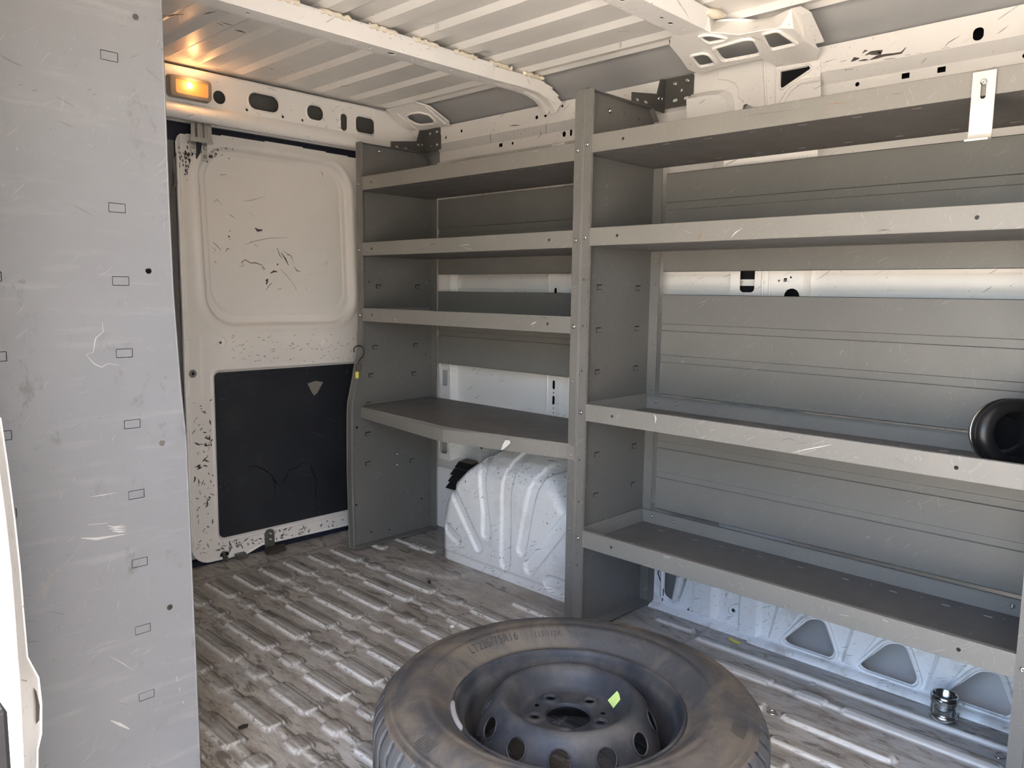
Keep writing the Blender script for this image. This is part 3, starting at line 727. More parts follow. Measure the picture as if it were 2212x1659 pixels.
    for pts, w in ls:
        b_ = mark([c4(*p) for p in pts], w, y=yb); q.add(b_.v, b_.f, 0)
    for u, v, r in ((595, 935, .0035), (605, 880, .002), (605, 958, .0018), (1060, 1200, .0038), (960, 1352, .0055), (955, 1378, .0035), (1160, 1108, .0018)):
        c = ony(*c4(u, v), yb); q.add([(c[0] + r * random.uniform(.6, 1.3) * cos(a), yb, c[2] + r * 1.2 * random.uniform(.6, 1.3) * sin(a)) for a in np.linspace(0, 2 * pi, 9)[:-1]], [tuple(range(8))])
    for pts, w in (([(1075, 1235), (1140, 1300), (1200, 1370)], .0012), ([(1200, 1370), (1240, 1440)], .0018)):
        b_ = mark([c4(*p) for p in pts], w, y=yb); q.add(b_.v, b_.f, 1)
    merge(o, q, ['mark_dark', 'mark_rust'])
    # scraped-off paint round the top catch
    q = MB(); rnd = random.Random(3)
    for i in range(150):
        u = rnd.gauss(405, 22); v = rnd.gauss(338, 18)
        if i > 95: u = rnd.uniform(395, 505); v = rnd.uniform(300, 345)
        if u < 386 or u > 510 or v < 296: continue
        c = ony(u, v, DY - .0008); rx = rnd.uniform(.001, .004); rz = rnd.uniform(.002, .008); n = 7
        q.add([(c[0] + rx * rnd.uniform(.5, 1.3) * cos(a), DY - .0008, c[2] + rz * rnd.uniform(.5, 1.3) * sin(a)) for a in np.linspace(0, 2 * pi, n + 1)[:-1]], [tuple(range(n))])
    for i in range(210):
        if rnd.random() < .62: u = rnd.uniform(404, 462); v = rnd.uniform(850, 1200)
        else: u = rnd.uniform(470, 745); v = 1178 - (u - 470) * .20 + rnd.uniform(-6, 16)
        c = ony(u, v, DY - .0008); a0 = rnd.uniform(0, pi); L2 = rnd.uniform(.002, .015) ; w = rnd.uniform(.0006, .0034)
        if c[0] < 1.115: continue
        dx, dz = cos(a0) * L2, sin(a0) * L2
        q.add([(c[0] - dx, DY - .0008, c[2] - dz), (c[0] - dz / L2 * w, DY - .0008, c[2] + dx / L2 * w), (c[0] + dx, DY - .0008, c[2] + dz), (c[0] + dz / L2 * w, DY - .0008, c[2] - dx / L2 * w)], [(0, 1, 2, 3)])
    for i in range(90):
        u = rnd.uniform(500, 765); v = rnd.uniform(722, 782)
        c = ony(u, v, DY - .0012); a0 = rnd.gauss(0, .4); L2 = rnd.uniform(.002, .010); w = rnd.uniform(.0004, .0013); dx, dz = cos(a0) * L2, sin(a0) * L2
        hh = .010 * math.exp(-((c[2] - .745) / .05) ** 2) + .0012
        q.add([(c[0] - dx, DY - hh, c[2] - dz), (c[0] - dz / L2 * w, DY - hh, c[2] + dx / L2 * w), (c[0] + dx, DY - hh, c[2] + dz), (c[0] + dz / L2 * w, DY - hh, c[2] - dx / L2 * w)], [(0, 1, 2, 3)])
    merge(o, q, 'mark_dark')
    # screws and bosses
    for x, z, s in ((1.235, .040, 1.3), (1.262, .042, 1.3)): bolt((x, DY - .001, z), NY, o, s)
    k = MB(); k.lathe([(.004, -.0035), (.0065, -.004), (.0065, 0)], (1.221, DY, .777), 14, axis='y'); k.lathe([(.00001, -.0042), (.0035, -.0042)], (1.221, DY, .777), 12, 1, axis='y')
    k.lathe([(.00001, -.0045), (.003, -.0045)], (1.628, DY, .764), 12, 1, axis='y'); k.lathe([(.0135, -.001), (.0125, -.003), (.007, -.002), (.0055, 0)], (1.122, DY, .675), 16, 2, axis='y'); k.lathe([(.00001, -.0022), (.0055, -.0022)], (1.122, DY, .675), 12, 1, axis='y')
    k.build('grommet', ['door_paint', 'void_shade', 'plastic_grey'], o)
    # bottom bracket on rubber foot
    k = MB(); bx = ony(583, 1180, DY - .004)
    k.plate([(bx[0] - .019, .008), (bx[0] + .019, .008), (bx[0] + .019, .062)] + [(bx[0] + .019 * cos(a), .062 + .014 * sin(a)) for a in np.linspace(.3, pi - .3, 7)] + [(bx[0] - .019, .062)], [], sheet_y(DY - .006), .005)
    bk = k.build('bottom_bracket', 'dark_bracket', o, bevel=.001)
    for z in (.038, .060): bolt((bx[0], DY - .0065, z), NY, bk, 1.2)
    k = MB(); k.box((1.205, DY - .03, .001), (1.213, DY + .01, .020)); k.tube([(1.209, DY - .004, .004), (1.209, DY - .004, .03)], .005, 8); k.box((1.25, DY - .022, -.004), (1.285, DY - .002, .014))
    k.build('door_catch', 'dark_bracket', o)
    # zinc top latch
    k = MB(); zx = .052
    cx = ony(430, 285, DY - .01)[0]
    prof = [(-.034, 0), (-.020, 0), (-.015, -.008), (-.008, -.008), (-.003, 0), (.004, 0), (.009, -.008), (.016, -.008), (.021, 0), (.036, 0)]
    k.extrude(prof, lambda a, c, w: (cx + a, DY - .022 + c, w), 1.452, 1.498)
    k.extrude([(p, q_ - .001) for p, q_ in prof], lambda a, c, w: (cx + a, DY - .024 + c, w), 1.452, 1.498)
    k.extrude(prof, lambda a, c, w: (cx + a, DY - .022 - (1.502 - w) * 0 + c, w), 1.496, 1.508)
    k.box((cx - .044, DY - .040, 1.437), (cx + .034, DY - .018, 1.441)); k.box((cx - .044, DY - .042, 1.437), (cx + .030, DY - .040, 1.452))
    k.box((cx - .028, DY - .010, 1.405), (cx - .012, DY - .004, 1.438)); k.box((cx + .006, DY - .010, 1.385), (cx + .026, DY - .004, 1.438))
    lt = k.build('top_latch', 'zinc', o)
    for a, z in ((-.021, 1.425), (.018, 1.425), (.018, 1.398)): bolt((cx + a, DY - .010, z), NY, lt, 1.1)
    k = MB(); k.box((cx - .011, DY - .006, 1.388), (cx + .005, DY - .001, 1.438)); k.build('latch_slot', 'gasket', lt)
    # wedge on the floor below the bracket
    k = MB(); k.hexa([(1.345, 2.53, -.001), (1.425, 2.53, -.001), (1.445, 2.575, -.001), (1.355, 2.575, -.001)], [(1.35, 2.532, .012), (1.42, 2.532, .012), (1.44, 2.573, .014), (1.36, 2.573, .014)])
    w_ = k.build('door_wedge', 'leaf', bevel=.002); tag(w_, 'black rubber wedge on the floor under the door bracket', 'wedge')
    # the other rear door, only its edge shows beside the end panel
    k = MB(); k.box((.24, 2.605, .02), (1.050, 2.62, 1.47), 1); k.plate(rrect(.46, .84, .99, 1.43, .10), [], sheet_y(2.600), .006, 1); k.plate(rrect(.30, .08, .99, .67, .02), [], sheet_y(2.601), .005, 2); k.tube([(p[0], 2.601, p[1]) for p in rrect(.44, .82, 1.01, 1.45, .11) + [rrect(.44, .82, 1.01, 1.45, .11)[0]]], .006, 7, 1, caps=False); k.tube([(1.062, 2.588, z) for z in (.02, .7, 1.36)], .012, 10)
    k.tube([(1.088, 2.598, 1.38), (1.088, 2.59, 1.30), (1.075, 2.585, 1.285), (1.062, 2.588, 1.30), (1.062, 2.588, 1.40)], .006, 8)
    k.extrude([(1.060, 2.60), (1.075, 2.594), (1.090, 2.597), (1.094, 2.61)], lambda a, c, w: (a, c, w), .02, 1.44)
    o2 = k.build('door_2', ['panel_grey', 'door_paint', 'black_trim']); tag(o2, 'grey edge of the second rear door beside the near end panel', 'door', kind='structure')
door()

# ---- corner gussets
def gussets():
    def q(u, v): return (1380 + u / 5.267, v / 5.267)
    A = (1.72, 1.608, 2.035, 1.566)
    def pl(pts):
        return [(p[1], p[0]) for p in (onp(*q(u, v), *A) for u, v in pts)]
    zf = lambda x: A[1] + (A[3] - A[1]) * (x - A[0]) / (A[2] - A[0])
    mp = lambda u, v, w: (v, u, zf(v) + w)
    out = pl([(395, 335), (350, 515), (470, 660), (560, 790), (680, 845), (870, 785), (1400, 672), (1440, 690), (1560, 745), (2035, 700), (2056, 575), (1890, 470), (1760, 330), (1600, 320), (1400, 350), (1130, 400), (820, 370), (600, 280)])
    hs = [rounded(pl(h), .008) for h in ([(690, 410), (760, 395), (850, 395), (990, 430), (960, 450), (810, 480), (770, 465)], [(870, 545), (1200, 450), (1290, 450), (1320, 490), (1372, 595), (1340, 615), (990, 680), (950, 660)],
                                      [(605, 632), (740, 605), (790, 620), (868, 705), (850, 720), (710, 750), (680, 735)], [(1415, 390), (1540, 355), (1590, 355), (1790, 490), (1520, 550), (1490, 535)])]
    b = MB(); b.plate(out, hs, mp, .002)
    for h in hs:
        cu = sum(p[0] for p in h) / len(h); cv = sum(p[1] for p in h) / len(h)
        b.tube([mp(cu + (p[0] - cu) * 1.10, cv + (p[1] - cv) * 1.10, -.0015) for p in h + h[:1]], .0042, 7, caps=False)
    # front bevel up to the roof
    lo = [(820, 370), (1130, 400), (1400, 350), (1600, 320), (1760, 330), (1890, 470), (2056, 575)]
    hi = [(850, 245), (1060, 235), (1230, 250), (1500, 200), (1735, 95), (1850, 165), (2010, 500)]
    LO = [onp(*q(*p), *A) for p in lo]; HI = [onz(*q(*p), 1.645) if i < 5 else onp(*q(*p), A[0], A[1] + .02, A[2], A[3] + .012) for i, p in enumerate(hi)]
    b.add(LO + HI, [(i, i + 1, 7 + i + 1, 7 + i) for i in range(6)], 0, False)
    HI2 = [(p[0] + .01, p[1] - .018, p[2] + .004) for p in HI]
    b.add(HI + HI2, [(i, i + 1, 7 + i + 1, 7 + i) for i in range(6)], 0, False)
    # shoulder to the bow
    S1 = [onp(*q(*p), *A) for p in ((395, 335), (600, 280), (820, 370))]; S2 = [(1.715, 1.112, 1.605), (1.73, 1.06, 1.605), (1.735, 1.042, 1.605)]
    b.add(S1 + S2, [(0, 1, 4, 3), (1, 2, 5, 4)])
    T1 = [(1.735, 1.042, 1.605), (1.735, 1.030, 1.640)]; b.add([LO[0], HI[0], T1[1], T1[0]], [(0, 1, 2, 3)])
    # left leg of the gusset down to the rail
    L1 = [onp(*q(*p), *A) for p in ((350, 515), (470, 660), (560, 790), (680, 845))]
    L2 = [(p[0] + .012, p[1] + .012, p[2] + .022) for p in L1]
    b.add(L1 + L2, [(i, i + 1, 5 + i, 4 + i) for i in range(3)])
    F = [(2.028, y, z) for y, z in ((1.145, 1.575), (1.10, 1.575), (1.105, 1.545), (1.14, 1.54))]; b.add(F, [(0, 1, 2, 3)])
    o = b.build('trim_8', 'white_paint'); struct(o, 'white pressed roof gusset with four angular openings above the long shelves', 'roof gusset')
    # pillar head below the gusset with a boxed shoulder and a triangular opening
    b = MB(); xx = 2.022
    P_ = lambda pts: [(onx(*q(u, v), xx)[1], onx(*q(u, v), xx)[2]) for u, v in pts]
    out = P_([(845, 800), (1400, 680), (1545, 690), (1562, 760), (2060, 700), (2070, 1100), (1500, 1290), (1180, 1320), (1100, 1320), (620, 1350), (620, 1130), (810, 1060), (790, 950)])
    hs = [rounded(P_([(1610, 810), (1930, 745), (1955, 790), (1640, 1005), (1612, 990)]), .008), rounded(P_([(1180, 1250), (1185, 1200), (1220, 1180), (1340, 1235), (1340, 1275), (1190, 1300)]), .006)]
    b.plate(out, hs, sheet_x(xx), .003)
    b.tube([(xx - .001, *p) for p in P_([(1430, 690), (1440, 950), (1455, 1230)])], .004, 7)
    b.tube([(xx - .001, *p) for p in P_([(1557, 760), (1560, 1230)])], .002, 6)
    h = hs[0]; cu = sum(p[0] for p in h) / len(h); cv = sum(p[1] for p in h) / len(h)
    b.tube([(xx - .001, cu + (p[0] - cu) * 1.08, cv + (p[1] - cv) * 1.08) for p in h + h[:1]], .003, 6, caps=False)
    pts = P_([(600, 1150), (800, 1110), (960, 1100), (1040, 1150), (1065, 1260), (1065, 1400), (600, 1400)])
    fr = [(xx - .028, *p) for p in pts]; bk = [(xx, p[0] - (.0 if i < 1 else .006), p[1] + .018) for i, p in enumerate(pts)]
    b.add(fr + bk, [tuple(range(7))] + [(i, i + 1, 7 + i + 1, 7 + i) for i in range(6)])
    b.box((xx + .0042, min(p[0] for p in hs[0]) + .002, min(p[1] for p in hs[0]) + .002), (xx + .0048, max(p[0] for p in hs[0]) - .001, max(p[1] for p in hs[0]) - .002), 1)  # added dark panel paints the shade in the triangular opening
    b.plate([(.87, 1.30), (1.14, 1.30), (1.14, 1.46), (.87, 1.46)], [], sheet_x(2.03), .003)
    b.tube([(xx - .001, *p) for p in P_([(905, 820), (905, 900), (1000, 905), (1090, 950), (1130, 1010), (1130, 1100), (1190, 1160)])], .0022, 6)
    cuv = P_([(2060, 900), (1850, 930), (1720, 1020), (1620, 1180)]); b.tube([(xx, *p) for p in cuv], .007, 8)
    o = b.build('trim_9', ['white_paint', 'void_shade']); struct(o, 'white pillar head with a small triangular opening just above the top shelf', 'body pillar')
    # rear corner gusset
    def q2(u, v): return (800 + u / 8.508, 180 + v / 8.508)
    A2 = (1.885, 1.650, 2.028, 1.585)
    z2 = lambda x: A2[1] + (A2[3] - A2[1]) * (x - A2[0]) / (A2[2] - A2[0])
    pl2 = lambda pts: [(p[1], p[0]) for p in (onp(*q2(u, v), *A2) for u, v in pts)]
    mp2 = lambda u, v, w: (v, u, z2(v) + w)
    out = pl2([(290, 490), (820, 335), (1090, 420), (1440, 700), (1470, 790), (860, 850), (700, 860), (560, 790), (430, 640)])
    h = rounded(pl2([(680, 600), (760, 560), (900, 540), (1060, 580), (1160, 680), (1150, 730), (940, 755), (840, 735), (720, 665)]), .006)
    b = MB(); b.plate(out, [h], mp2, .002)
    cu = sum(p[0] for p in h) / len(h); cv = sum(p[1] for p in h) / len(h)
    b.tube([mp2(cu + (p[0] - cu) * 1.12, cv + (p[1] - cv) * 1.12, -.0015) for p in h + h[:1]], .004, 7, caps=False)
    for pts in ([(820, 335), (1090, 420), (1440, 700)], [(1010, 430), (1100, 500), (1370, 740)], [(490, 550), (620, 650), (850, 840)]):
        b.tube([mp2(*p, -.001) for p in pl2(pts)], .003, 6)
    X3 = [onx(*q2(u, v), 2.026) for u, v in ((860, 850), (1470, 790), (1500, 905), (1000, 1005), (830, 985), (700, 885))]
    b.add(X3, [tuple(range(6))])
    o = b.build('trim_10', 'white_paint'); struct(o, 'white corner gusset with one oval opening beside the rear header', 'roof gusset')
gussets()

# ---- passenger side, partition, ground outside
def shell():
    b = MB()
    b.box((.05, .985, -.05), (.20, 2.64, 1.66)); b.box((.05, -.62, -.05), (.20, -.40, 1.66)); b.box((.05, -.40, 1.50), (.20, .985, 1.66))
    b.box((.10, -.40, -.06), (.20, .985, -.012))
    for y in (1.5, 2.0): b.box((.20, y, 0), (.225, y + .07, 1.5))
    o = b.build('wall_left', 'white_paint'); struct(o, "white body side around the open sliding door on the passenger's side", 'wall')
    b = MB(); b.box((.2, -.66, -.02), (2.12, -.62, 1.70)); 
    for x in (.5, .9, 1.3, 1.7): b.box((x, -.62, .1), (x + .08, -.61, 1.5))
    o = b.build('wall_front', 'white_paint'); struct(o, 'white steel partition behind the cab', 'partition')
    b = MB(); b.box((-30, -30, -.62), (30, 30, -.60)); o = b.build('ground', 'outside_ground')
    struct(o, 'sunlit pale concrete ground outside the van', 'ground')
    # body skin over the top and flanks so no daylight leaks in
    b = MB(); b.box((.04, -.66, 1.70), (2.16, 2.68, 1.72)); b.box((2.15, -.66, -.10), (2.17, 2.68, 1.72)); b.box((.05, 2.66, -.10), (2.17, 2.68, 1.72)); b.box((.05, -.68, -.12), (2.17, 2.68, -.08))
    o = b.build('roof', 'white_paint'); struct(o, 'white outer skin of the van', 'van body')
    # door opening jamb at the near edge of the picture
    pts = [onx(u, v, .215) for u, v in ((-40, 880), (0, 905), (14, 1000), (30, 1120), (42, 1230), (50, 1330), (58, 1420), (82, 1465), (88, 1520), (88, 1585), (80, 1620), (80, 1700), (78, 1850))]
    b = MB(); k = len(pts)
    mp_ = [onx(u, v, .178) for u, v in ((-60, 880), (-22, 905), (-6, 1000), (10, 1120), (22, 1230), (30, 1330), (36, 1420), (40, 1465), (43, 1520), (46, 1585), (48, 1620), (50, 1700), (52, 1850))]
    A_ = [(.215, p[1], p[2]) for p in pts]; M_ = [(.178, p[1], p[2]) for p in mp_]; B_ = [(.135, p[1] + .004, p[2]) for p in mp_]; C_ = [(.190, p[1] + .020, p[2]) for p in pts]; D_ = [(.08, p[1] + .05, p[2]) for p in mp_]
    b.add(A_ + M_, [(i, i + 1, k + i + 1, k + i) for i in range(k - 1)], 0, True); b.add(M_ + B_, [(i, i + 1, k + i + 1, k + i) for i in range(k - 1)], 0, True)
    b.add(A_ + C_, [(i, i + 1, k + i + 1, k + i) for i in range(k - 1)], 0, True); b.add(B_ + D_, [(i, i + 1, k + i + 1, k + i) for i in range(k - 1)], 0, True)
    b.tube([(.215, p[1], p[2]) for p in pts], .0015, 6, 0); b.tube([(.177, p[1] - .001, p[2]) for p in mp_], .0020, 6, 0)
    sm = [onx(u, v, .2105) for u, v in ((66, 1474), (79, 1494), (86, 1525), (85, 1556), (76, 1566), (63, 1552), (58, 1515))]
    b.add([(p[0] * .975, p[1] * .975, CAM_Z + (p[2] - CAM_Z) * .975) for p in sm], [tuple(range(7))], 1)
    o = b.build('trim_11', ['white_paint', 'mark_dark']); struct(o, 'sunlit white door jamb at the lower left edge of the photo', 'door jamb')
    c = onx(14, 1540, .13); st = MB(); st.box((.095, c[1] - .02, c[2] - .050), (.127, c[1] + .0, c[2] + .012)); s_ = st.build('door_striker', 'black_plastic', bevel=.003)
    tag(s_, 'dark door striker on the sunlit jamb at the lower left', 'striker')
shell()

# ================================================================== SHELVING
XF, XB = 1.651, 1.985
def tabs(b, slots, yp, w=.020, h=.0125, m=0, dirn=1, vm=2):
    for x, z in slots: b.box((x - .0128, yp + .0022, z - .0085), (x + .0128, yp + .0026, z + .0085), vm)  # dark plates behind the tabs paint the shade in their gaps
    for x, z in slots: b.box((x - w / 2 + .0014, yp - .0014, z - h / 2 + .0002), (x + w / 2 + .0014, yp + .0012, z + h / 2 - .0018), m)
def slot_holes(slots, w=.0240, h=.0150): return [rrect(x - w / 2, z - h / 2, x + w / 2, z + h / 2, .0008, 1) for x, z in slots]
def end_panel(parent, yp, fl, front, slots, holes, mat='panel_grey', zt=1.5, xb=XB, back_fl=-1, name='end_panel', bottom=True, lip=-1, fmat='shelf_grey'):
    """sheet across the van at y=yp; front = [(x,z)...] from bottom to top; flange runs fl along y"""
    b = MB()
    out = list(front) + [(xb - .035, zt), (xb - .008, zt - .035), (xb, zt - .06), (xb, .004)]
    b.plate(out, slot_holes(slots) + [circ(x, z, r, 10) for x, z, r in holes], sheet_y(yp - .0008), .0016, 0)
    tabs(b, slots, yp - .0006)
    k = len(front)
    A = [(x, yp, z) for x, z in front]; B = [(x, yp + fl, z) for x, z in front]; A2 = [(x + .0018, yp, z) for x, z in front]; B2 = [(x + .0018, yp + fl, z) for x, z in front]
    C2 = [(x + .008, yp + fl, z) for x, z in front]
    b.add(A + B, [(i, i + 1, k + i + 1, k + i) for i in range(k - 1)], 1); b.add(A2 + B2, [(i, i + 1, k + i + 1, k + i) for i in range(k - 1)], 1); b.add(B + C2, [(i, i + 1, k + i + 1, k + i) for i in range(k - 1)], 1)
    b.tube([(x - .0002, yp + (-.0012 if fl < 0 else .0012), z) for x, z in front], .0019, 6, 1)
    # top fold, rear flange, bottom fold
    b.box((front[-1][0], min(yp, yp + lip * .018), zt - .0016), (xb - .035, max(yp, yp + lip * .018), zt), 1)
    b.hexa([(xb - .035, yp, zt), (xb - .035, yp + lip * .018, zt), (xb - .008, yp + lip * .018, zt - .035), (xb - .008, yp, zt - .035)], [(xb - .035, yp, zt - .0016), (xb - .035, yp + lip * .018, zt - .0016), (xb - .0096, yp + lip * .018, zt - .035), (xb - .0096, yp, zt - .035)], 1)
    b.box((xb, min(yp, yp + back_fl * .032), .004), (xb + .0016, max(yp, yp + back_fl * .032), zt - .06), 1)
    if bottom: b.box((front[0][0] + .002, min(yp, yp + lip * .040), .0035), (xb, max(yp, yp + lip * .040), .0052), 1)
    return b.build(name, [mat, fmat, 'void_shade'], parent)
def tray(parent, y0, y1, z, lip=.045, x0=XF, x1=XB, up=True, back=.040, label=None, bolts=True, holes=(), seed=1):
    rnd = random.Random(seed); b = MB()
    hs = []; y = y0 + .05
    while y < y1 - .05:
        for xx in (x0 + .030, x1 - .045):
            hs.append(rrect(xx - .0032, y - .010, xx + .0032, y + .010, .003, 2))
            if y + .055 < y1 - .03: hs.append(circ(xx + .012, y + .055, .0033, 7))
        y += .115 if (rnd.random() < .7) else .085
    b.plate([(x0 + .002, y0), (x1, y0), (x1, y1), (x0 + .002, y1)], hs, sheet_z(z), .0014, 1)
    lh = [circ(yy, z + lip * .52, .0042, 10) for yy in holes]
    b.plate([(y0, z), (y1, z), (y1, z + lip), (y0, z + lip)], lh, sheet_x(x0 + .0018), .0016, 0)
    b.tube([(x0 + .003, y0, z + .0012), (x0 + .003, y1, z + .0012)], .0016, 6, 0)
    b.tube([(x0 + .0035, y0, z + lip), (x0 + .0035, y1, z + lip)], .0018, 6, 0); b.box((x0 + .003, y0, z + lip - .0008), (x0 + .016, y1, z + lip + .0010), 0)
    b.box((x1 - .0016, y0, z), (x1, y1, z + back), 0); b.box((x1 - .010, y0, z + back - .0012), (x1, y1, z + back + .0006), 0)
    for yy in (y0 + .0012, y1 - .0028): b.box((x0 + .004, yy, z), (x1, yy + .0016, z + lip), 0)
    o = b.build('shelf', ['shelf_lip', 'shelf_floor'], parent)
    return o

# ---- long unit (right)
R = thing('shelving_unit', (1.82, .79, 0), 'long grey steel shelving unit with four shelves and ribbed back panels on the right', 'shelving unit', None)
YS = 1.3445                       # seam between the two units
cs = [(1.737, .981), (1.925, .981), (1.738, .861), (1.925, .861), (1.739, .742), (1.926, .742), (1.745, .503), (1.930, .503), (1.745, .383), (1.931, .383), (1.934, .262)]
ch = [(1.684, .998, .004), (1.969, 1.0, .004), (1.967, .707, .004), (1.974, .411, .004), (1.690, .706, .004), (1.951, .0 + .035, .004), (1.921, .022, .004), (1.847, .02, .004), (1.771, .02, .004), (1.828, 1.468, .004), (1.900, 1.462, .004), (1.69, 1.41, .004)]
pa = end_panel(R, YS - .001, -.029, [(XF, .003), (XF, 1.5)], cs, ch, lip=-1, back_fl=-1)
for z in (1.355, 1.112, .637, .279): bolt((XF - .0003, YS - .016, z), NX, pa)
for z in (1.17, 1.06, .99, .815, .675, .60, .46, .33): 
    bolt((XB - .0003, YS - .022, z), NX, pa, .62)
bolt((1.762, YS - .002, 1.462), NY, pa, 1.25)
hm = MB()
for z in (1.0, .875, .752, .503, .384, .20): hm.lathe([(.00001, 0), (.0036, 0)], (XF - .0004, YS - .0145, z), 10, axis='x')  # flat dark discs drawn for the shaded insides of holes
rn = random.Random(9)
for i in range(46):
    z = rn.uniform(.15, 1.2); y = YS - .029 + rn.choice((.0006, .0006, rn.uniform(0, .028))); h_ = rn.uniform(.001, .006); hm.add([(XF - .0005, y - .0007, z - h_), (XF - .0005, y + .0009, z - h_ * .4), (XF - .0005, y + .0006, z + h_), (XF - .0005, y - .0008, z + h_ * .5)], [(0, 1, 2, 3)])
merge(pa, hm, 'mark_dark')
YE = .2455
pb = end_panel(R, YE, .029, [(XF, .003), (XF, 1.5)], [(x, z) for x, z in cs if z < .99], [], lip=1, back_fl=1)
for z in (.637, .279): bolt((XF - .0003, YE + .016, z), NX, pb)
for i, (z, back, hs) in enumerate(((1.333, .012, (1.215,)), (1.090, .012, (1.225, .40)), (.615, .042, (1.225, .40)), (.256, .042, (1.215, .37)))):
    s_ = tray(R, YE + .002, YS - .003, z, .0455, back=back, holes=hs, seed=i + 3)
    if back > .02:
        for y in ((1.305, 1.235) if i == 2 else (1.305, 1.225, .345)): bolt((XB - .0018, y, z + .024), NX, s_, .9)
def back_panel(parent, y0, y1, z0, z1, creases, x=XB + .004):
    """ribbed sheet: shallow channels at the crease pairs"""
    prof = [(0, z1)]
    for a, c in creases: prof += [(0, a), (.004, a - .002), (.004, c + .002), (0, c)]
    prof.append((0, z0)); b = MB()
    b.extrude(prof, lambda a, c, w: (x + a, w, c), y0, y1); b.extrude(prof, lambda a, c, w: (x + a + .0012, w, c), y0, y1)
    for y in (y0, y1): b.add([(x + a, y, c) for a, c in prof] + [(x + a + .0012, y, c) for a, c in prof], [(i, i + 1, len(prof) + i + 1, len(prof) + i) for i in range(len(prof) - 1)])
    b.box((x, y0, z0), (x + .008, y1, z0 + .0012)); b.box((x, y0, z1 - .0012), (x + .008, y1, z1))
    return b.build('back_panel', 'backpanel_grey', parent)
for a in ((1.030, 1.316, ((1.233, 1.209), (1.14, 1.116))), (.662, .963, ((.877, .854), (.783, .760))), (.306, .600, ((.519, .496), (.425, .404)))):
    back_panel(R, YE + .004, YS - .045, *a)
# ---- short unit (left) with the bench
Lu = thing('shelving_unit', (1.82, 1.86, 0), 'shorter grey steel shelving unit with a deep bench shelf over the wheel arch', 'shelving unit', None)
pc = end_panel(Lu, YS + .001, .028, [(XF, .003), (XF, 1.498)], [(x, z) for x, z in cs], [], lip=1, back_fl=1)
for z in (1.343, 1.106, .872): bolt((XF - .0003, YS + .016, z), NX, pc)
for z in (.72, .512, .30, .19, .98): bolt((XF - .0003, YS + .017, z), NX, pc, .55)
YL = 2.386
fs = [(1.745, .978), (1.930, .980), (1.728, .752), (1.921, .751), (1.707, .647), (1.913, .640), (1.696, .539), (1.691, .426), (1.689, .312), (1.901, .292)]
fh = [(1.700, .994, .004), (1.977, .999, .004), (1.971, .715, .0045), (1.641, .456, .0045), (1.635, .162, .004), (1.950, .128, .004), (1.702, .042, .004), (1.788, .032, .004), (1.875, .022, .004), (1.824, 1.463, .004), (1.901, 1.455, .003)]
pd = end_panel(Lu, YL, -.028, [(1.602, .004), (1.596, .30), (1.598, .50), (1.601, .55), (1.625, .65), (1.645, .75), (1.651, .86), (1.651, 1.488)], fs, fh, zt=1.488, lip=-1, back_fl=-1, xb=2.0)
for z in (1.34, 1.108, .872): bolt((XF - .0003, YL - .015, z), NX, pd)
for z in (1.30, 1.10, .98, .69, .62): bolt((1.9997, YL - .02, z), NX, pd, .55)
bolt((1.751, YL - .001, 1.470), NY, pd, 1.2); bolt((1.828, YL - .001, .329), NY, pd, .9); bolt((1.828, YL - .001, .286), NY, pd, .9)
for i, (z, hs) in enumerate(((1.3185, (2.30,)), (1.0870, (2.30, 1.46)), (.8520, (2.30, 1.46)))):
    tray(Lu, YS + .003, YL - .003, z, .0455, back=.012, holes=hs, x1=1.988, seed=i + 20)
back_panel(Lu, YS + .045, YL - .055, 1.028, 1.313, ((1.205, 1.181), (1.11, 1.09)))
back_panel(Lu, YS + .045, YL - .055, .682, .963, ((.877, .860), (.812, .790)))
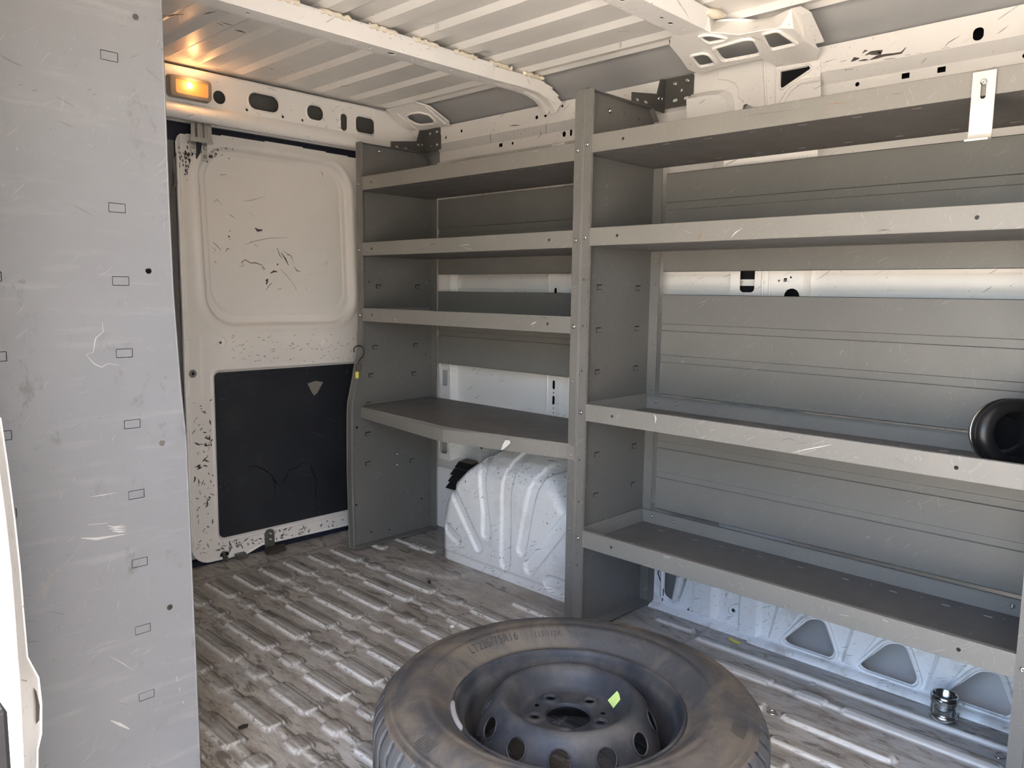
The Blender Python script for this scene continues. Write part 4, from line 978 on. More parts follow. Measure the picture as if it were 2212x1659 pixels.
def bench():
    b = MB(); z = .543
    top = [(1.651, 1.376), (1.600, 1.62), (1.578, 1.76), (1.574, 1.80), (1.578, 1.86), (1.600, 2.10), (1.619, 2.325), (1.66, 2.360), (1.99, 2.380), (1.99, YS + .004), (1.655, YS + .004)]
    hs = [rrect(1.94, y - .010, 1.944, y + .010, .0015, 1) for y in (1.42, 1.53, 1.60, 1.74, 1.80, 1.94, 2.07, 2.20, 2.29)] + [circ(1.92, y, .0025, 7) for y in (1.47, 1.68, 1.86)]
    b.plate(top, hs, sheet_z(z - .0018), .0018, 1)
    f = [(1.653, YS + .004)] + top[:7]; k = len(f)
    up_ = [(x, y, z) for x, y in f]; bulge = [0, 0, .004, .010, .012, .010, .002, 0]
    md = [(x - .002 - bulge[i], y, z - .006) for i, (x, y) in enumerate(f)]; lo = [(x - .002 - bulge[i] * 1.6, y, z - .044 + .004 * (i == 7)) for i, (x, y) in enumerate(f)]
    li = [(x + .016, y, z - .044) for x, y in f]
    q = up_ + md + lo + li
    b.add(q, [(r_ * k + i, r_ * k + i + 1, (r_ + 1) * k + i + 1, (r_ + 1) * k + i) for r_ in range(3) for i in range(k - 1)], 0)
    b.add([lo[-1], up_[-1], (1.655, 2.352, z), (1.648, 2.345, z - .040)], [(0, 1, 2, 3)], 0)
    b.box((1.988, YS + .004, z - .03), (1.99, 2.38, z), 0)
    for y in (YS + .0045, 2.379): b.box((1.66, y, z - .04), (1.99, y + .0016, z), 0)
    o = b.build('bench_shelf', ['shelf_lip', 'shelf_floor'], Lu); o['label'] = 'deeper bench shelf with a bowed, dented front lip'
    m = MB(); c = onx(1097, 944, 1.600)   # chipped bright patch
    def bx(u, v): p = onx(u, v, 1.60); return p
    y0_ = c[1]; xl = np.interp(y0_, [1.62, 1.76], [1.596, 1.560]) - .0045
    m.add([(xl + (dy) * -.25, y0_ + dy, .521 + dz) for dy, dz in ((.016, -.020), (.010, -.002), (.002, .012), (-.012, .014), (-.016, .006), (-.006, -.004), (.008, -.016))], [tuple(range(7))])
    merge(o, m, 'mark_light')
    hh = MB(); hh.lathe([(.00001, 0), (.0042, 0)], (1.649 - .0045 + .0003, 1.452, .521), 12, axis='x'); merge(o, hh, 'void_shade')
bench()
# support brackets at the head of the posts
def bracket(parent, yp, ybar, full):
    b = MB()
    ya, yb = yp - .1005, yp
    hs = [rrect(ya + .014, 1.528, ya + .032, 1.537, .004), rrect(ya + .052, 1.527, ya + .070, 1.536, .004), circ(ya + .040, 1.557, .0045, 10), circ(ya + .018, 1.578, .004, 8), circ(ya + .058, 1.580, .004, 8)]
    b.plate(rrect(ya, 1.512, ya + .099, 1.597, .005, 2), hs, sheet_x(2.0255), .003)
    b.plate([(1.86, 1.50), (2.0255, 1.50), (2.0255, 1.597), (2.000, 1.592), (1.985, 1.548), (1.86, 1.530)], [rrect(1.88, 1.510, 1.897, 1.518, .003), rrect(1.92, 1.511, 1.94, 1.519, .003), rrect(1.985, 1.530, 2.003, 1.540, .004)], sheet_y(ya + .0955), .003)
    o = b.build('support_bracket', 'dark_bracket', parent)
    for y, z in ((ya + .018, 1.580), (ya + .060, 1.577)): bolt((2.025, y, z), NX, o, 1.25)
    bolt((1.995, ya + .0970, 1.536), NY, o, 1.25); bolt((2.012, ya + .0970, 1.538), NY, o, 1.0)
    return o
bracket(R, YS, 0, True); bracket(Lu, YL + .075, 0, True)
# galvanised hook bracket on the top shelf
def lbracket():
    t = thing('metal_bracket', (1.648, .405, 1.259), 'bright bare metal bracket with a slot bolted to the lip of the top shelf', 'bracket')
    b = MB(); y0, y1 = .386, .424
    b.plate([(y0, 1.262), (y1, 1.262), (y1, 1.375), (y0, 1.375)], [rrect(.4005, 1.326, .4095, 1.357, .0042, 4)], sheet_x(1.6455), .0035)
    b.extrude([(1.6490, 1.263), (1.6475, 1.256), (1.641, 1.251), (1.622, 1.249), (1.622, 1.2525), (1.640, 1.2545), (1.6440, 1.258), (1.6455, 1.263)], lambda a, c, w: (a, w, c), y0, y1, 0, False, True)
    b.build('bracket_plate', 'bright_alu', t); bolt((1.6450, .405, 1.355), NX, t, 1.05)
lbracket()
# ---- shelving on the passenger side, its end panel fills the left of the photo
Pu = thing('shelving_unit', (.36, 1.8, 0), 'pale grey shelving unit whose tall slotted end panel fills the left of the photo', 'shelving unit', None)
def near_unit():
    yn = 1.25
    sl = [ony(u, v, yn) for u, v in ((236, 121), (253, 449), (261, 607), (269, 763), (286, 916), (295, 1068), (302, 1215), (309, 1359), (317, 1502))]
    slots = [(p[0], p[2]) for p in sl] + [(.270, p[2] + (.003)) for p in sl if p[2] < 1.2]
    holes = [(*[ony(u, v, yn)[i] for i in (0, 2)], .0048) for u, v in ((293, 37), (321, 585), (350, 957), (367, 1312))]
    front = [(.531, .003), (.530, .30), (.5275, .72), (.522, .80), (.516, .95), (.5145, 1.1), (.5145, 1.5)]
    b = MB(); out = front + [(.21, 1.5), (.21, .003)]
    b.plate(out, slot_holes(slots, .0245, .0140) + [circ(x, z, r, 14) for x, z, r in holes], sheet_y(yn), .0018, 0)
    for x, z in slots: b.box((x - .0112, yn + .0003, z - .0060), (x + .0112, yn + .0022, z + .0060), 0); b.box((x - .0135, yn + .0024, z - .0085), (x + .0135, yn + .0028, z + .0085), 1)  # second box is a dark plate painting the shade around each tab
    k = len(front); A = [(x, yn, z) for x, z in front]; B = [(x, yn + .028, z) for x, z in front]
    b.add(A + B, [(i, i + 1, k + i + 1, k + i) for i in range(k - 1)], 0); b.tube([(x - .001, yn + .0012, z) for x, z in front], .0018, 6, 0)
    b.build('end_panel', ['near_grey', 'void_shade'], Pu)
    end_panel(Pu, 2.36, -.028, [(.516, .003), (.516, 1.5)], [], [], xb=.225, lip=-1, bottom=False)
    for i, z in enumerate((.24, .60, .95, 1.26)):
        s_ = MB(); s_.box((.21, yn + .004, z), (.514, 2.355, z + .0016), 1); s_.box((.512, yn + .004, z), (.514, 2.355, z + .045)); s_.box((.21, yn + .004, z), (.212, 2.355, z + .045)); s_.build('shelf', ['shelf_lip', 'shelf_floor'], Pu)
    # scratches traced on the panel
    EP = [x for x in Pu.children if x.name.startswith('end_panel')][0]
    def ln(pts, w, m=0):
        q = MB(); P2 = [Vector(ony(u, v, yn - .0005)) for u, v in pts]; k2 = len(P2); L_, R_ = [], []
        for i, p in enumerate(P2):
            dd = (P2[min(i + 1, k2 - 1)] - P2[max(i - 1, 0)]).normalized(); nn = Vector((-dd.z, 0, dd.x)); ww = w * random.uniform(.5, 1.4) * (.3 if i in (0, k2 - 1) else 1)
            L_.append(p + nn * ww); R_.append(p - nn * ww)
        q.add(L_ + R_, [(i, i + 1, k2 + i + 1, k2 + i) for i in range(k2 - 1)]); merge(EP, q, ('near_mark', 'near_smudge')[m])
    a = lambda u, v: (u / 2.962, 550 + v / 2.962)
    ln([a(655, 430), a(660, 495), a(640, 510), a(612, 535), a(603, 580), a(598, 625), a(553, 638), a(570, 665), a(605, 700), a(650, 720), a(690, 697), a(760, 706)], .0006, 0)
    c = lambda u, v: (u / 2.969, 1100 + v / 2.969)
    ln([c(565, 100), c(690, 88)], .0010, 0); ln([c(520, 185), c(620, 190), c(800, 160)], .0022, 0); ln([c(690, 105), c(740, 118), c(805, 112)], .0012, 0); ln([c(700, 125), c(750, 130), c(808, 128)], .0010, 0); ln([c(720, 140), c(770, 144), c(806, 142)], .0014, 0); ln([c(700, 112), c(760, 108), c(800, 98)], .0008, 0)
    ln([c(1130, 1070), c(1140, 1105)], .0016, 0); ln([c(1150, 1145), c(1155, 1170)], .0016, 0); ln([c(1173, 1230), c(1176, 1250)], .0014, 0); ln([c(710, 1355), c(770, 1380), c(830, 1410)], .0022, 0); ln([c(700, 940), c(790, 990), c(850, 1030)], .0004, 0)
    ln([a(580, 1550), a(660, 1538), a(750, 1522)], .0008, 0)
    ln([(135, 12), (160, 24), (190, 30)], .0022, 1); ln([c(300, 380), c(330, 420), c(310, 470), c(290, 520), c(275, 575)], .0035, 1); ln([c(350, 400), c(380, 380), c(390, 400)], .005, 1)
    ln([c(630, 1450), c(600, 1530), c(570, 1620)], .0030, 1); ln([c(515, 810), c(535, 850), c(505, 895)], .003, 1)
near_unit()

# ================================================================== DOME LAMP
def lamp():
    y = 2.54; t = thing('dome_lamp', (1.13, y, 1.60), 'lit amber cargo lamp in a grey housing on the header over the rear doors', 'lamp')
    x0, x1, z0, z1 = 1.048, 1.188, 1.561, 1.631
    o = rrect(x0, z0, x1, z1, .012, 4); i_ = rrect(x0 + .022, z0 + .012, x1 - .014, z1 - .014, .007, 4); k = len(o)
    b = MB(); ring0 = [(p[0], y, p[1]) for p in o]; ring1 = [(x0 + (p[0] - x0) * .94 + .006, y - .022, z0 + (p[1] - z0) * .90 + .003) for p in o]; ring2 = [(p[0], y - .024, p[1]) for p in i_]; ring3 = [(p[0], y - .018, p[1]) for p in i_]
    v = ring0 + ring1 + ring2 + ring3
    b.add(v, [(r * k + a, r * k + (a + 1) % k, (r + 1) * k + (a + 1) % k, (r + 1) * k + a) for r in range(3) for a in range(k)], 0)
    b.build('housing', 'plastic_grey', t)
    b = MB(); b.add(ring3, [tuple(range(k))]); b.build('lens', 'lamp_lens', t)['label'] = 'glowing amber lens'
    b = MB(); b.lathe([(.0001, -.010), (.008, -.008), (.011, 0), (.008, .008), (.0001, .010)], (1.116, y - .020, 1.603), 12, axis='x'); b.v = [(p[0], y - .0185 + (p[1] - y + .020) * .22, p[2]) for p in b.v]
    b.build('bulb', 'lamp_bulb', t)
    L = bpy.data.lights.new('lamp_light', 'POINT'); L.energy = .12; L.color = (1, .50, .18); L.shadow_soft_size = .012
    lo = bpy.data.objects.new('lamp_light', L); COL.objects.link(lo); lo.parent = t; lo.location = (-.01, -.045, .008)
lamp()

# ================================================================== SPARE WHEEL
WX, WY = 1.085, .887
def wheel():
    t = thing('spare_wheel', (WX, WY, 0), 'spare wheel with a dusty tyre on a black steel rim lying on the cargo floor', 'wheel')
    n = 720; zc = .1135
    half = [(.369, 0.), (.369, .03), (.3685, .055), (.366, .066), (.362, .074), (.357, .080), (.352, .086), (.349, .089), (.348, .0905), (.345, .0925), (.344, .0918), (.341, .0945), (.340, .0938), (.337, .0965),
            (.333, .0982), (.331, .0970), (.325, .0995), (.319, .1020), (.310, .1055), (.300, .1085), (.290, .1095), (.280, .1090), (.272, .1065), (.270, .1080), (.262, .1040), (.252, .0970), (.243, .0890), (.236, .0820), (.230, .0770), (.228, .0755), (.226, .0757), (.222, .0735), (.2185, .0690), (.2150, .060)]
    rows = half[::-1] + [(r, -z) for r, z in half[1:]]
    A = np.arange(n) * 2 * pi / n; V = []; TR = []
    for r, z in rows:
        top = abs(z)
        tread = 1.0 if r > .3515 else 0.0
        rr = np.full(n, r); zz = np.full(n, z)
        if r > .350:
            ph = (A * 56 / (2 * pi) + np.sign(z) * (top - .05) * 9) % 1
            g = np.clip(1 - np.abs(ph - .5) / .085, 0, 1) ** .5
            dep = .010 * smooth01(np.array(top), .028, .04) if top > .02 else 0
            rr = rr - g * dep; zz = zz - np.sign(z) * g * dep * .6
            ph2 = (A * 88 / (2 * pi) + np.sign(z) * top * 14) % 1
            rr = rr - .0012 * (np.abs(ph2 - .5) < .05)
        if .012 < top < .022 or .0 <= top < .004: rr = rr - .0
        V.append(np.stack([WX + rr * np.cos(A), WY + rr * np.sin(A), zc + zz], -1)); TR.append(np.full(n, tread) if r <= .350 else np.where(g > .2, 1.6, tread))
    b = MB(); V = np.concatenate(V); b.v = [tuple(p) for p in V.tolist()]; k = len(rows)
    for i in range(k - 1):
        for j in range(n): b.f.append((i * n + j, i * n + (j + 1) % n, (i + 1) * n + (j + 1) % n, (i + 1) * n + j)); b.m.append(0); b.s.append(True)
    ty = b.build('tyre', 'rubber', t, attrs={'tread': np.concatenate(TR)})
    # raised block bars on the upper sidewall shoulder
    m = MB()
    def pol(a, r, z): return (WX + r * cos(a), WY + r * sin(a), z)
    def zt(r): return zc + float(np.interp(r, [p[0] for p in half[::-1]], [p[1] for p in half[::-1]]))
    for a0 in (radians(168), radians(-8), radians(75), radians(285)):
        m = MB()
        for j in range(7):
            a = a0 + j * .018; m.add([pol(a, .304, zt(.304) + .0006), pol(a + .008, .304, zt(.304) + .0006), pol(a + .008, .328, zt(.328) + .0012), pol(a, .328, zt(.328) + .0012)], [(0, 1, 2, 3)])
        m.build('sidewall_bar', 'letter', ty)
    # moulded lettering, tops of the letters towards the tread
    def arc_text(txt, a_mid, r0, size, sh=.0):
        cu = bpy.data.curves.new('lettering', 'FONT'); cu.body = txt; cu.size = size; cu.align_x = 'CENTER'; cu.extrude = 0; cu.space_character = 1.12; cu.offset = .0003; cu.shear = sh
        ob = bpy.data.objects.new('tmp', cu); COL.objects.link(ob); bpy.context.view_layer.update()
        dg = bpy.context.evaluated_depsgraph_get(); me = bpy.data.meshes.new_from_object(ob.evaluated_get(dg)); bpy.data.objects.remove(ob)
        vs = []
        for q in me.vertices:
            r = r0 + q.co.y; a = a_mid - q.co.x / (r0 + size * .3); vs.append(pol(a, r, zt(r) + .0009))
        g = MB(); g.add(vs, [tuple(p.vertices) for p in me.polygons]); return g.build('lettering', 'letter', ty)
    def ang(u, v, z=.205): p = onz(u, v, z); return math.atan2(p[1] - WY, p[0] - WX)
    arc_text('LT225/75R16', ang(1088, 1408), .246, .021); arc_text('115/112R', ang(1190, 1394), .246, .014); arc_text('10PR', ang(1255, 1396), .246, .014); arc_text('M+S', ang(1325, 1410), .246, .016, .2)
    # rim
    b = MB()
    prof = [(.2150, .060), (.2205, .0700), (.2215, .0745), (.2195, .0770), (.2160, .0765), (.2130, .0720), (.2110, .0640), (.2070, .0560), (.2030, .0530), (.1990, .0500), (.1970, .0300), (.1950, .0100), (.1900, -.020), (.1850, -.035), (.196, -.05), (.205, -.06), (.213, -.072), (.2195, -.077), (.2205, -.070), (.2150, -.060)]
    b.lathe([(r, zc + z) for r, z in prof], (WX, WY, 0), 96)
    rim = b.build('rim', 'steel_black', t)
    # disc with vent holes and lug holes, built as a fine polar grid with openings cut out
    pr = [(.0425, .158), (.0430, .1605), (.050, .1612), (.060, .1612), (.078, .1612), (.086, .1625), (.094, .168), (.104, .180), (.113, .1935), (.120, .2000), (.126, .2025), (.132, .2015), (.139, .196), (.148, .184), (.158, .166), (.167, .146), (.173, .128), (.1765, .112), (.179, .094), (.180, .070)]
    na = 360; rl = [0.]
    for p0, p1 in zip(pr[:-1], pr[1:]): rl.append(rl[-1] + math.hypot(p1[0] - p0[0], p1[1] - p0[1]))
    rl = np.array(rl); m_ = 110; tt = np.linspace(0, rl[-1], m_ + 1)
    Rr = np.interp(tt, rl, [p[0] for p in pr]); Zz = np.interp(tt, rl, [p[1] for p in pr])
    AA, TT = np.meshgrid(np.arange(na + 1) * 2 * pi / na, tt); RR = np.interp(TT, tt, Rr); ZZ = np.interp(TT, tt, Zz)
    X = WX + RR * np.cos(AA); Y = WY + RR * np.sin(AA)
    keep = np.ones((m_, na), bool); Ac = (AA[:-1, :-1] + AA[1:, 1:]) / 2; Rc = (RR[:-1, :-1] + RR[1:, 1:]) / 2; Tc = (TT[:-1, :-1] + TT[1:, 1:]) / 2
    tv = np.interp(.158, Rr, tt); a_off = ang(1210, 1640, .165)
    for k_ in range(12):
        a = a_off + k_ * 2 * pi / 12; da = (Ac - a + pi) % (2 * pi) - pi
        # push grid vertices onto the rim of the hole for a clean edge
        d = np.hypot(((AA - a + pi) % (2 * pi) - pi) * .158, (TT - tv)); keep &= np.hypot(da * .158, Tc - tv) > .0195
    lug = [math.atan2(onz(u, v, .162)[1] - WY, onz(u, v, .162)[0] - WX) for u, v in ((1187, 1507), (1273, 1515), (1153, 1547), (1293, 1560), (1218, 1581))]
    base = lug[0]; lugs = [base + k_ * 2 * pi / 5 for k_ in range(5)]
    px, py = RR * np.cos(AA), RR * np.sin(AA); pcx, pcy = Rc * np.cos(Ac), Rc * np.sin(Ac)
    for a in lugs:
        cx, cy = .0655 * cos(a), .0655 * sin(a); d = np.hypot(px - cx, py - cy); ZZ = ZZ + .0050 * np.exp(-((d - .0135) / .0045) ** 2)
        keep &= np.hypot(pcx - cx, pcy - cy) > .0100
    for a in (base + .55, base - .70 - 2 * pi / 5 * 1):
        cx, cy = .068 * cos(a), .068 * sin(a); keep &= np.hypot(pcx - cx, pcy - cy) > .0048
    P = np.stack([X, Y, ZZ], -1); field('wheel_disc', P, na, m_, 'steel_black', t, keep=keep)
    DI = [x for x in t.children if x.name.startswith('wheel_disc')][0]
    b = MB(); b.lathe([(.0435, .1612), (.0425, .160), (.0420, .154)], (WX, WY, 0), 48); b.build('hub_bore', 'steel_black', DI)
    for a in lugs: b = MB(); b.lathe([(.0118, .1650), (.0102, .1655), (.0098, .1605)], (WX + .0655 * cos(a), WY + .0655 * sin(a), 0), 16); b.build('lug_hole', 'steel_black', DI)
    for k_ in range(12):
        a = a_off + k_ * 2 * pi / 12; c = Vector((WX + .158 * cos(a), WY + .158 * sin(a), .1665)); rad = Vector((cos(a), sin(a), -1.75)).normalized(); tg = Vector((-sin(a), cos(a), 0)); nrm = rad.cross(tg) * -1
        ring = [c + (rad * cos(q_) + tg * sin(q_)) * .0200 - nrm * -.0 for q_ in np.linspace(0, 2 * pi, 28)]
        b = MB(); b.tube(ring, .0018, 6, caps=False); b.build('vent_rim', 'steel_black', DI)
    c = onz(1077, 1650, .10); a = math.atan2(c[1] - WY, c[0] - WX)
    b = MB(); p0 = Vector((WX + .190 * cos(a), WY + .190 * sin(a), .125)); p1 = p0 + Vector((-.004 * cos(a), -.004 * sin(a), .030)); b.tube([p0, p1], .004, 10); b.tube([p1, p1 + Vector((0, 0, .012))], .0048, 10, 1)
    b.build('valve_stem', ['brass', 'black_plastic'], t)
    b = MB(); a1, a2 = ang(985, 1518, .185), ang(1000, 1580, .185)
    for w, m2, zz in ((0, 0, .192),):
        ins = [pol(a1 + (a2 - a1) * i / 10, .2215, .1875) for i in range(11)]; b.tube(ins, [.0035] + [.0062] * 9 + [.0035], 8, flat=.6)
    b.build('balance_weight', 'lead', t)
    # lime paper sticker leaning in the bowl
    P4 = [(1356, 1494), (1340, 1517), (1325, 1524), (1313, 1513), (1331, 1497)]
    def onbowl(u, v):
        for z in np.linspace(.205, .160, 90):
            p = onz(u, v, z); r = math.hypot(p[0] - WX, p[1] - WY)
            if r < .128 and z <= np.interp(r, Rr, Zz) + .0012: return p
        return p
    V = [onbowl(u, v) for u, v in ((1333, 1494), (1337, 1500), (1340, 1512), (1325, 1531), (1313, 1514))]
    b = MB(); b.add([(x, y, z + .0008) for x, y, z in V] + [(x, y, z + .0016) for x, y, z in V], [(4, 3, 2, 1, 0), (5, 6, 7, 8, 9)] + [(i, (i + 1) % 5, 5 + (i + 1) % 5, 5 + i) for i in range(5)])
    b.build('sticker', 'lime', t)['label'] = 'lime green paper sticker'
wheel()

# ================================================================== SMALL THINGS
def small():
    # snap hook with a strap on the flange of the rear end panel
    t = thing('strap_hook', (1.64, 2.35, .70), 'black wire hook with a yellow strap end hanging on the rear end panel', 'hook')
    h = [ony(360 + u / 4.424, 650 + v / 4.424, 2.352) for u, v in ((1785, 490), (1783, 455), (1805, 432), (1838, 428), (1868, 445), (1882, 490), (1872, 530), (1840, 555), (1825, 580), (1822, 610))]
    b = MB(); b.tube([(p[0], 2.352 - .004, p[2]) for p in h], .0022, 8); b.build('wire_hook', 'black_plastic', t)
    c = ony(360 + 1820 / 4.424, 650 + 630 / 4.424, 2.352); b = MB(); b.box((c[0] - .0085, 2.340, c[2] - .012), (c[0] + .0085, 2.352, c[2] + .012)); b.build('buckle', 'dark_bracket', t, bevel=.002)
    c = ony(360 + 1808 / 4.424, 650 + 708 / 4.424, 2.352); b = MB(); b.box((c[0] - .0065, 2.344, c[2] - .011), (c[0] + .0065, 2.3465, c[2] + .012)); b.build('strap_end', 'yellow', t)['label'] = 'yellow webbing end'
    # pipe coupling
    c = onz(2037, 1552, .004); t = thing('pipe_coupling', (c[0], c[1], .004), 'shiny zinc pipe coupling standing on the floor by the last sill opening', 'pipe coupling')
    b = MB(); b.lathe([(.0235, .002), (.026, .0), (.0275, .004), (.0272, .016), (.0262, .018), (.0275, .024), (.0275, .036), (.0262, .040), (.0280, .046), (.0280, .058), (.0262, .060), (.0245, .059), (.0240, .004)], (c[0], c[1], .004), 40); b.build('sleeve', 'chrome_blue', t)
    for zz, a in ((.046, .3), (.006, 2.3)):
        b = MB(); b.lathe([(.0282, zz - .003), (.0292, zz - .003), (.0292, zz + .009), (.0282, zz + .009)], (c[0], c[1], .004), 40, closed=True)
        dx, dy = -cos(a) * .030, -sin(a) * .030; b.box((c[0] + dx - .005, c[1] + dy - .006, .004 + zz - .002), (c[0] + dx + .005, c[1] + dy + .006, .004 + zz + .008)); b.build('clamp_band', 'zinc', t)
    # black rubber boot on the third shelf
    t = thing('rubber_boot', (1.83, .33, .6165), 'black oval rubber boot with a clamp lying at the right end of the third shelf', 'rubber boot')
    cc = Vector((1.828, .345, .691)); ax = Vector((-.62, -.72, .12)).normalized(); sd = ax.cross(Vector((0, 0, 1))).normalized(); up = sd.cross(ax)
    b = MB(); prof = [(.030, -.045), (.050, -.045), (.054, -.040), (.062, -.020), (.066, -.018), (.066, -.008), (.060, -.004), (.067, 0), (.068, .012), (.062, .020), (.052, .024), (.044, .018), (.040, 0), (.036, -.03), (.030, -.045)]
    n = 40; vs = []
    prof = [(r * 1.12, z) for r, z in prof]
    for r, z in prof:
        for k in range(n):
            a = 2 * pi * k / n; ex = .85; p = cc + ax * z + sd * (r * 1.12 * cos(a)) + up * (r * .95 * sin(a)); vs.append(p)
    b.add(vs, [(i * n + k, i * n + (k + 1) % n, (i + 1) * n + (k + 1) % n, (i + 1) * n + k) for i in range(len(prof) - 1) for k in range(n)], 0, True)
    q0 = len(prof) - 2; b.add([cc + ax * -.030 + sd * (.0365 * 1.12 * cos(2 * pi * k / n)) + up * (.0365 * .95 * sin(2 * pi * k / n)) for k in range(n)], [tuple(range(n))], 1)  # dark disc paints the shade deep in the boot
    b.build('boot_body', ['black_plastic', 'void_shade'], t)
    b = MB(); ring = [cc + ax * -.013 + sd * (.0745 * 1.12 * cos(a)) + up * (.0745 * .95 * sin(a)) for a in np.linspace(0, 2 * pi, 40)]; b.tube(ring, .0022, 6, caps=False)
    e = cc + sd * -.050 + up * -.052; b.box((e.x - .010, e.y - .006, e.z - .008), (e.x + .012, e.y + .010, e.z + .008)); b.build('clamp', 'zinc', t)
    # scrap of clear wrap on the third shelf of the short unit
    c = onx(1082, 672, 1.80); b = MB(); rnd = random.Random(5); G = {}
    def wf(u, v):
        k = (round(u * 8), round(v * 6)); h_ = G.setdefault(k, rnd.uniform(-.008, .010)); return (1.76 + .07 * v + h_ * .5, c[1] - .055 + .11 * u + h_ * .4, .8545 + .034 * sin(pi * u) ** .8 * (1 - abs(2 * v - 1) ** 2) * .8 + max(h_, 0) * .8)
    b.grid(wf, 8, 6, 0, False); w = b.build('plastic_wrap', 'wrap'); tag(w, 'crumpled clear plastic wrap on the lowest plain shelf of the short unit', 'plastic wrap')
    # bits on the floor
    def flat(name, m, pts, h, lab, cat, z=.0):
        b = MB(); P = [onz(u, v, z) for u, v in pts]; k = len(P)
        b.add([(x, y, z - .0005) for x, y, _ in P] + [(x, y, z + h) for x, y, _ in P], [tuple(range(k))[::-1], tuple(range(k, 2 * k))] + [(i, (i + 1) % k, k + (i + 1) % k, k + i) for i in range(k)])
        tag(b.build(name, m), lab, cat)
    g2 = lambda u, v: (1380 + u / 3.687, 1200 + v / 3.687)
    flat('cable_tie', 'yellow', [g2(718, 655), g2(770, 678), g2(808, 695), g2(804, 706), g2(760, 692), g2(714, 668)], .002, 'short yellow plastic strip on the floor near the sill panel', 'plastic strip', -.004)
    g5 = lambda u, v: (400 + u / 3.26, 1150 + v / 3.26)
    flat('leaf_scrap', 'leaf', [g5(372, 1378), g5(410, 1360), g5(445, 1355), g5(440, 1372), g5(400, 1388), g5(375, 1390)], .003, 'small black scrap on the floor at the left by the near end panel', 'scrap', -.004)
    c = onz(927, 1258, .0); b = MB(); b.lathe([(.0001, .008), (.005, .0075), (.006, .004), (.0055, -.004)], (c[0], c[1], -.002), 10); tag(b.build('pebble', 'leaf'), 'small black pellet on the floor in front of the wheel arch', 'pellet')
    c = onz(977, 1352, .002); b = MB(); b.lathe([(.0001, .004), (.006, .003), (.007, -.001)], (c[0], c[1], .0), 7); tag(b.build('foam_crumb', 'white_scrap'), 'small white crumb on the floor behind the spare wheel', 'crumb')
    for (u, v, r), lab in (((1668, 1537, .0125), 'shiny steel washer on the floor to the right of the spare wheel'), ((1755, 1475, .0085), 'dull washer lying between the sill beads and the spare wheel')):
        c = onz(u, v, -.004); b = MB(); b.lathe([(r * .55, 0), (r * .60, .0022), (r * .85, .0026), (r, .0015), (r, 0)], (c[0], c[1], -.0062), 20); tag(b.build('washer', 'zinc' if r > .01 else 'lead'), lab, 'washer')
    # keyring-like metal loop near the right post
    c = onz(2160, 1630, .0); b = MB(); b.tube([(c[0] + .014 * cos(a), c[1] + .009 * sin(a), -.002) for a in np.linspace(0, 2 * pi, 20)], .002, 6, caps=False); tag(b.build('metal_ring', 'zinc'), 'thin metal ring on the floor beside the right post', 'ring')
small()

# ================================================================== SCUFFS ON SHEET METAL
def smear(parent, name, mat, x, strokes):
    b = MB(); rnd = random.Random(len(strokes) * 7 + int(x * 1000))
    for pts, w in strokes:
        P = [Vector(onx(u, v, x)) for u, v in pts]; k = len(P); L_, R_ = [], []
        for i, p in enumerate(P):
            d = (P[min(i + 1, k - 1)] - P[max(i - 1, 0)]).normalized(); nn = Vector((0, -d.z, d.y)); ww = w * rnd.uniform(.5, 1.4) * (.25 if i in (0, k - 1) else 1)
            L_.append(p + nn * ww); R_.append(p - nn * ww)
        b.add(L_ + R_, [(i, i + 1, k + i + 1, k + i) for i in range(k - 1)])
    return merge(parent, b, mat)
def child(root, kind, n=0): return sorted([c for c in root.children if c.name.startswith(kind)], key=lambda c: c.name)[n]
g3 = lambda u, v: (1612 + u / 3.687, v / 3.687)
rail = bpy.data.objects['trim_3']
smear(rail, 'scuff', 'mark_dark', 2.0295, [
    ([g3(945, 440), g3(990, 420), g3(1040, 410), g3(1080, 412), g3(1070, 425), g3(990, 435)], .0035), ([g3(985, 475), g3(1040, 455), g3(1100, 440), g3(1180, 430), g3(1235, 420), g3(1272, 378)], .0032),
    ([g3(835, 490), g3(860, 470), g3(900, 465)], .0045), ([g3(895, 485), g3(940, 478), g3(980, 476)], .0022), ([g3(925, 425), g3(945, 405), g3(968, 402)], .0022), ([g3(750, 492), g3(800, 478)], .0016),
    ([g3(1090, 475), g3(1140, 468), g3(1190, 463)], .0012), ([g3(1265, 440), g3(1310, 434)], .0010), ([g3(1355, 428), g3(1400, 422)], .0008), ([g3(1550, 387), g3(1620, 378)], .0010), ([g3(1580, 375), g3(1610, 340), g3(1650, 315), g3(1700, 285)], .0010),
    ([g3(640, 565), g3(700, 562)], .0010), ([g3(790, 556), g3(850, 550)], .0014), ([g3(610, 505), g3(640, 492), g3(720, 466)], .0008)])
g2c = lambda u, v: (1040 + u / 3.687, v / 3.687)
smear(rail, 'scuff', 'mark_dark', 2.0294, [([g2c(220, 1005), g2c(260, 998), g2c(305, 998)], .0016), ([g2c(75, 1043), g2c(105, 1037)], .0010)])
s1, s2, s3, s4 = [child(R, 'shelf', i) for i in range(4)]; l1, l2, l3 = [child(Lu, 'shelf', i) for i in range(3)]
e1 = lambda u, v: (1400 + u / 2.724, 280 + v / 2.724)
smear(s2, 'rust_mark', 'mark_rust', 1.6512, [([e1(295, 648), e1(305, 625), e1(318, 612)], .0030), ([e1(310, 610), e1(312, 580)], .0016)])
smear(s2, 'scratch', 'mark_light', 1.6511, [([e1(218, 596), e1(258, 612)], .0008), ([e1(450, 612), e1(485, 578)], .0007), ([e1(488, 635), e1(515, 605), e1(555, 580)], .0009)])
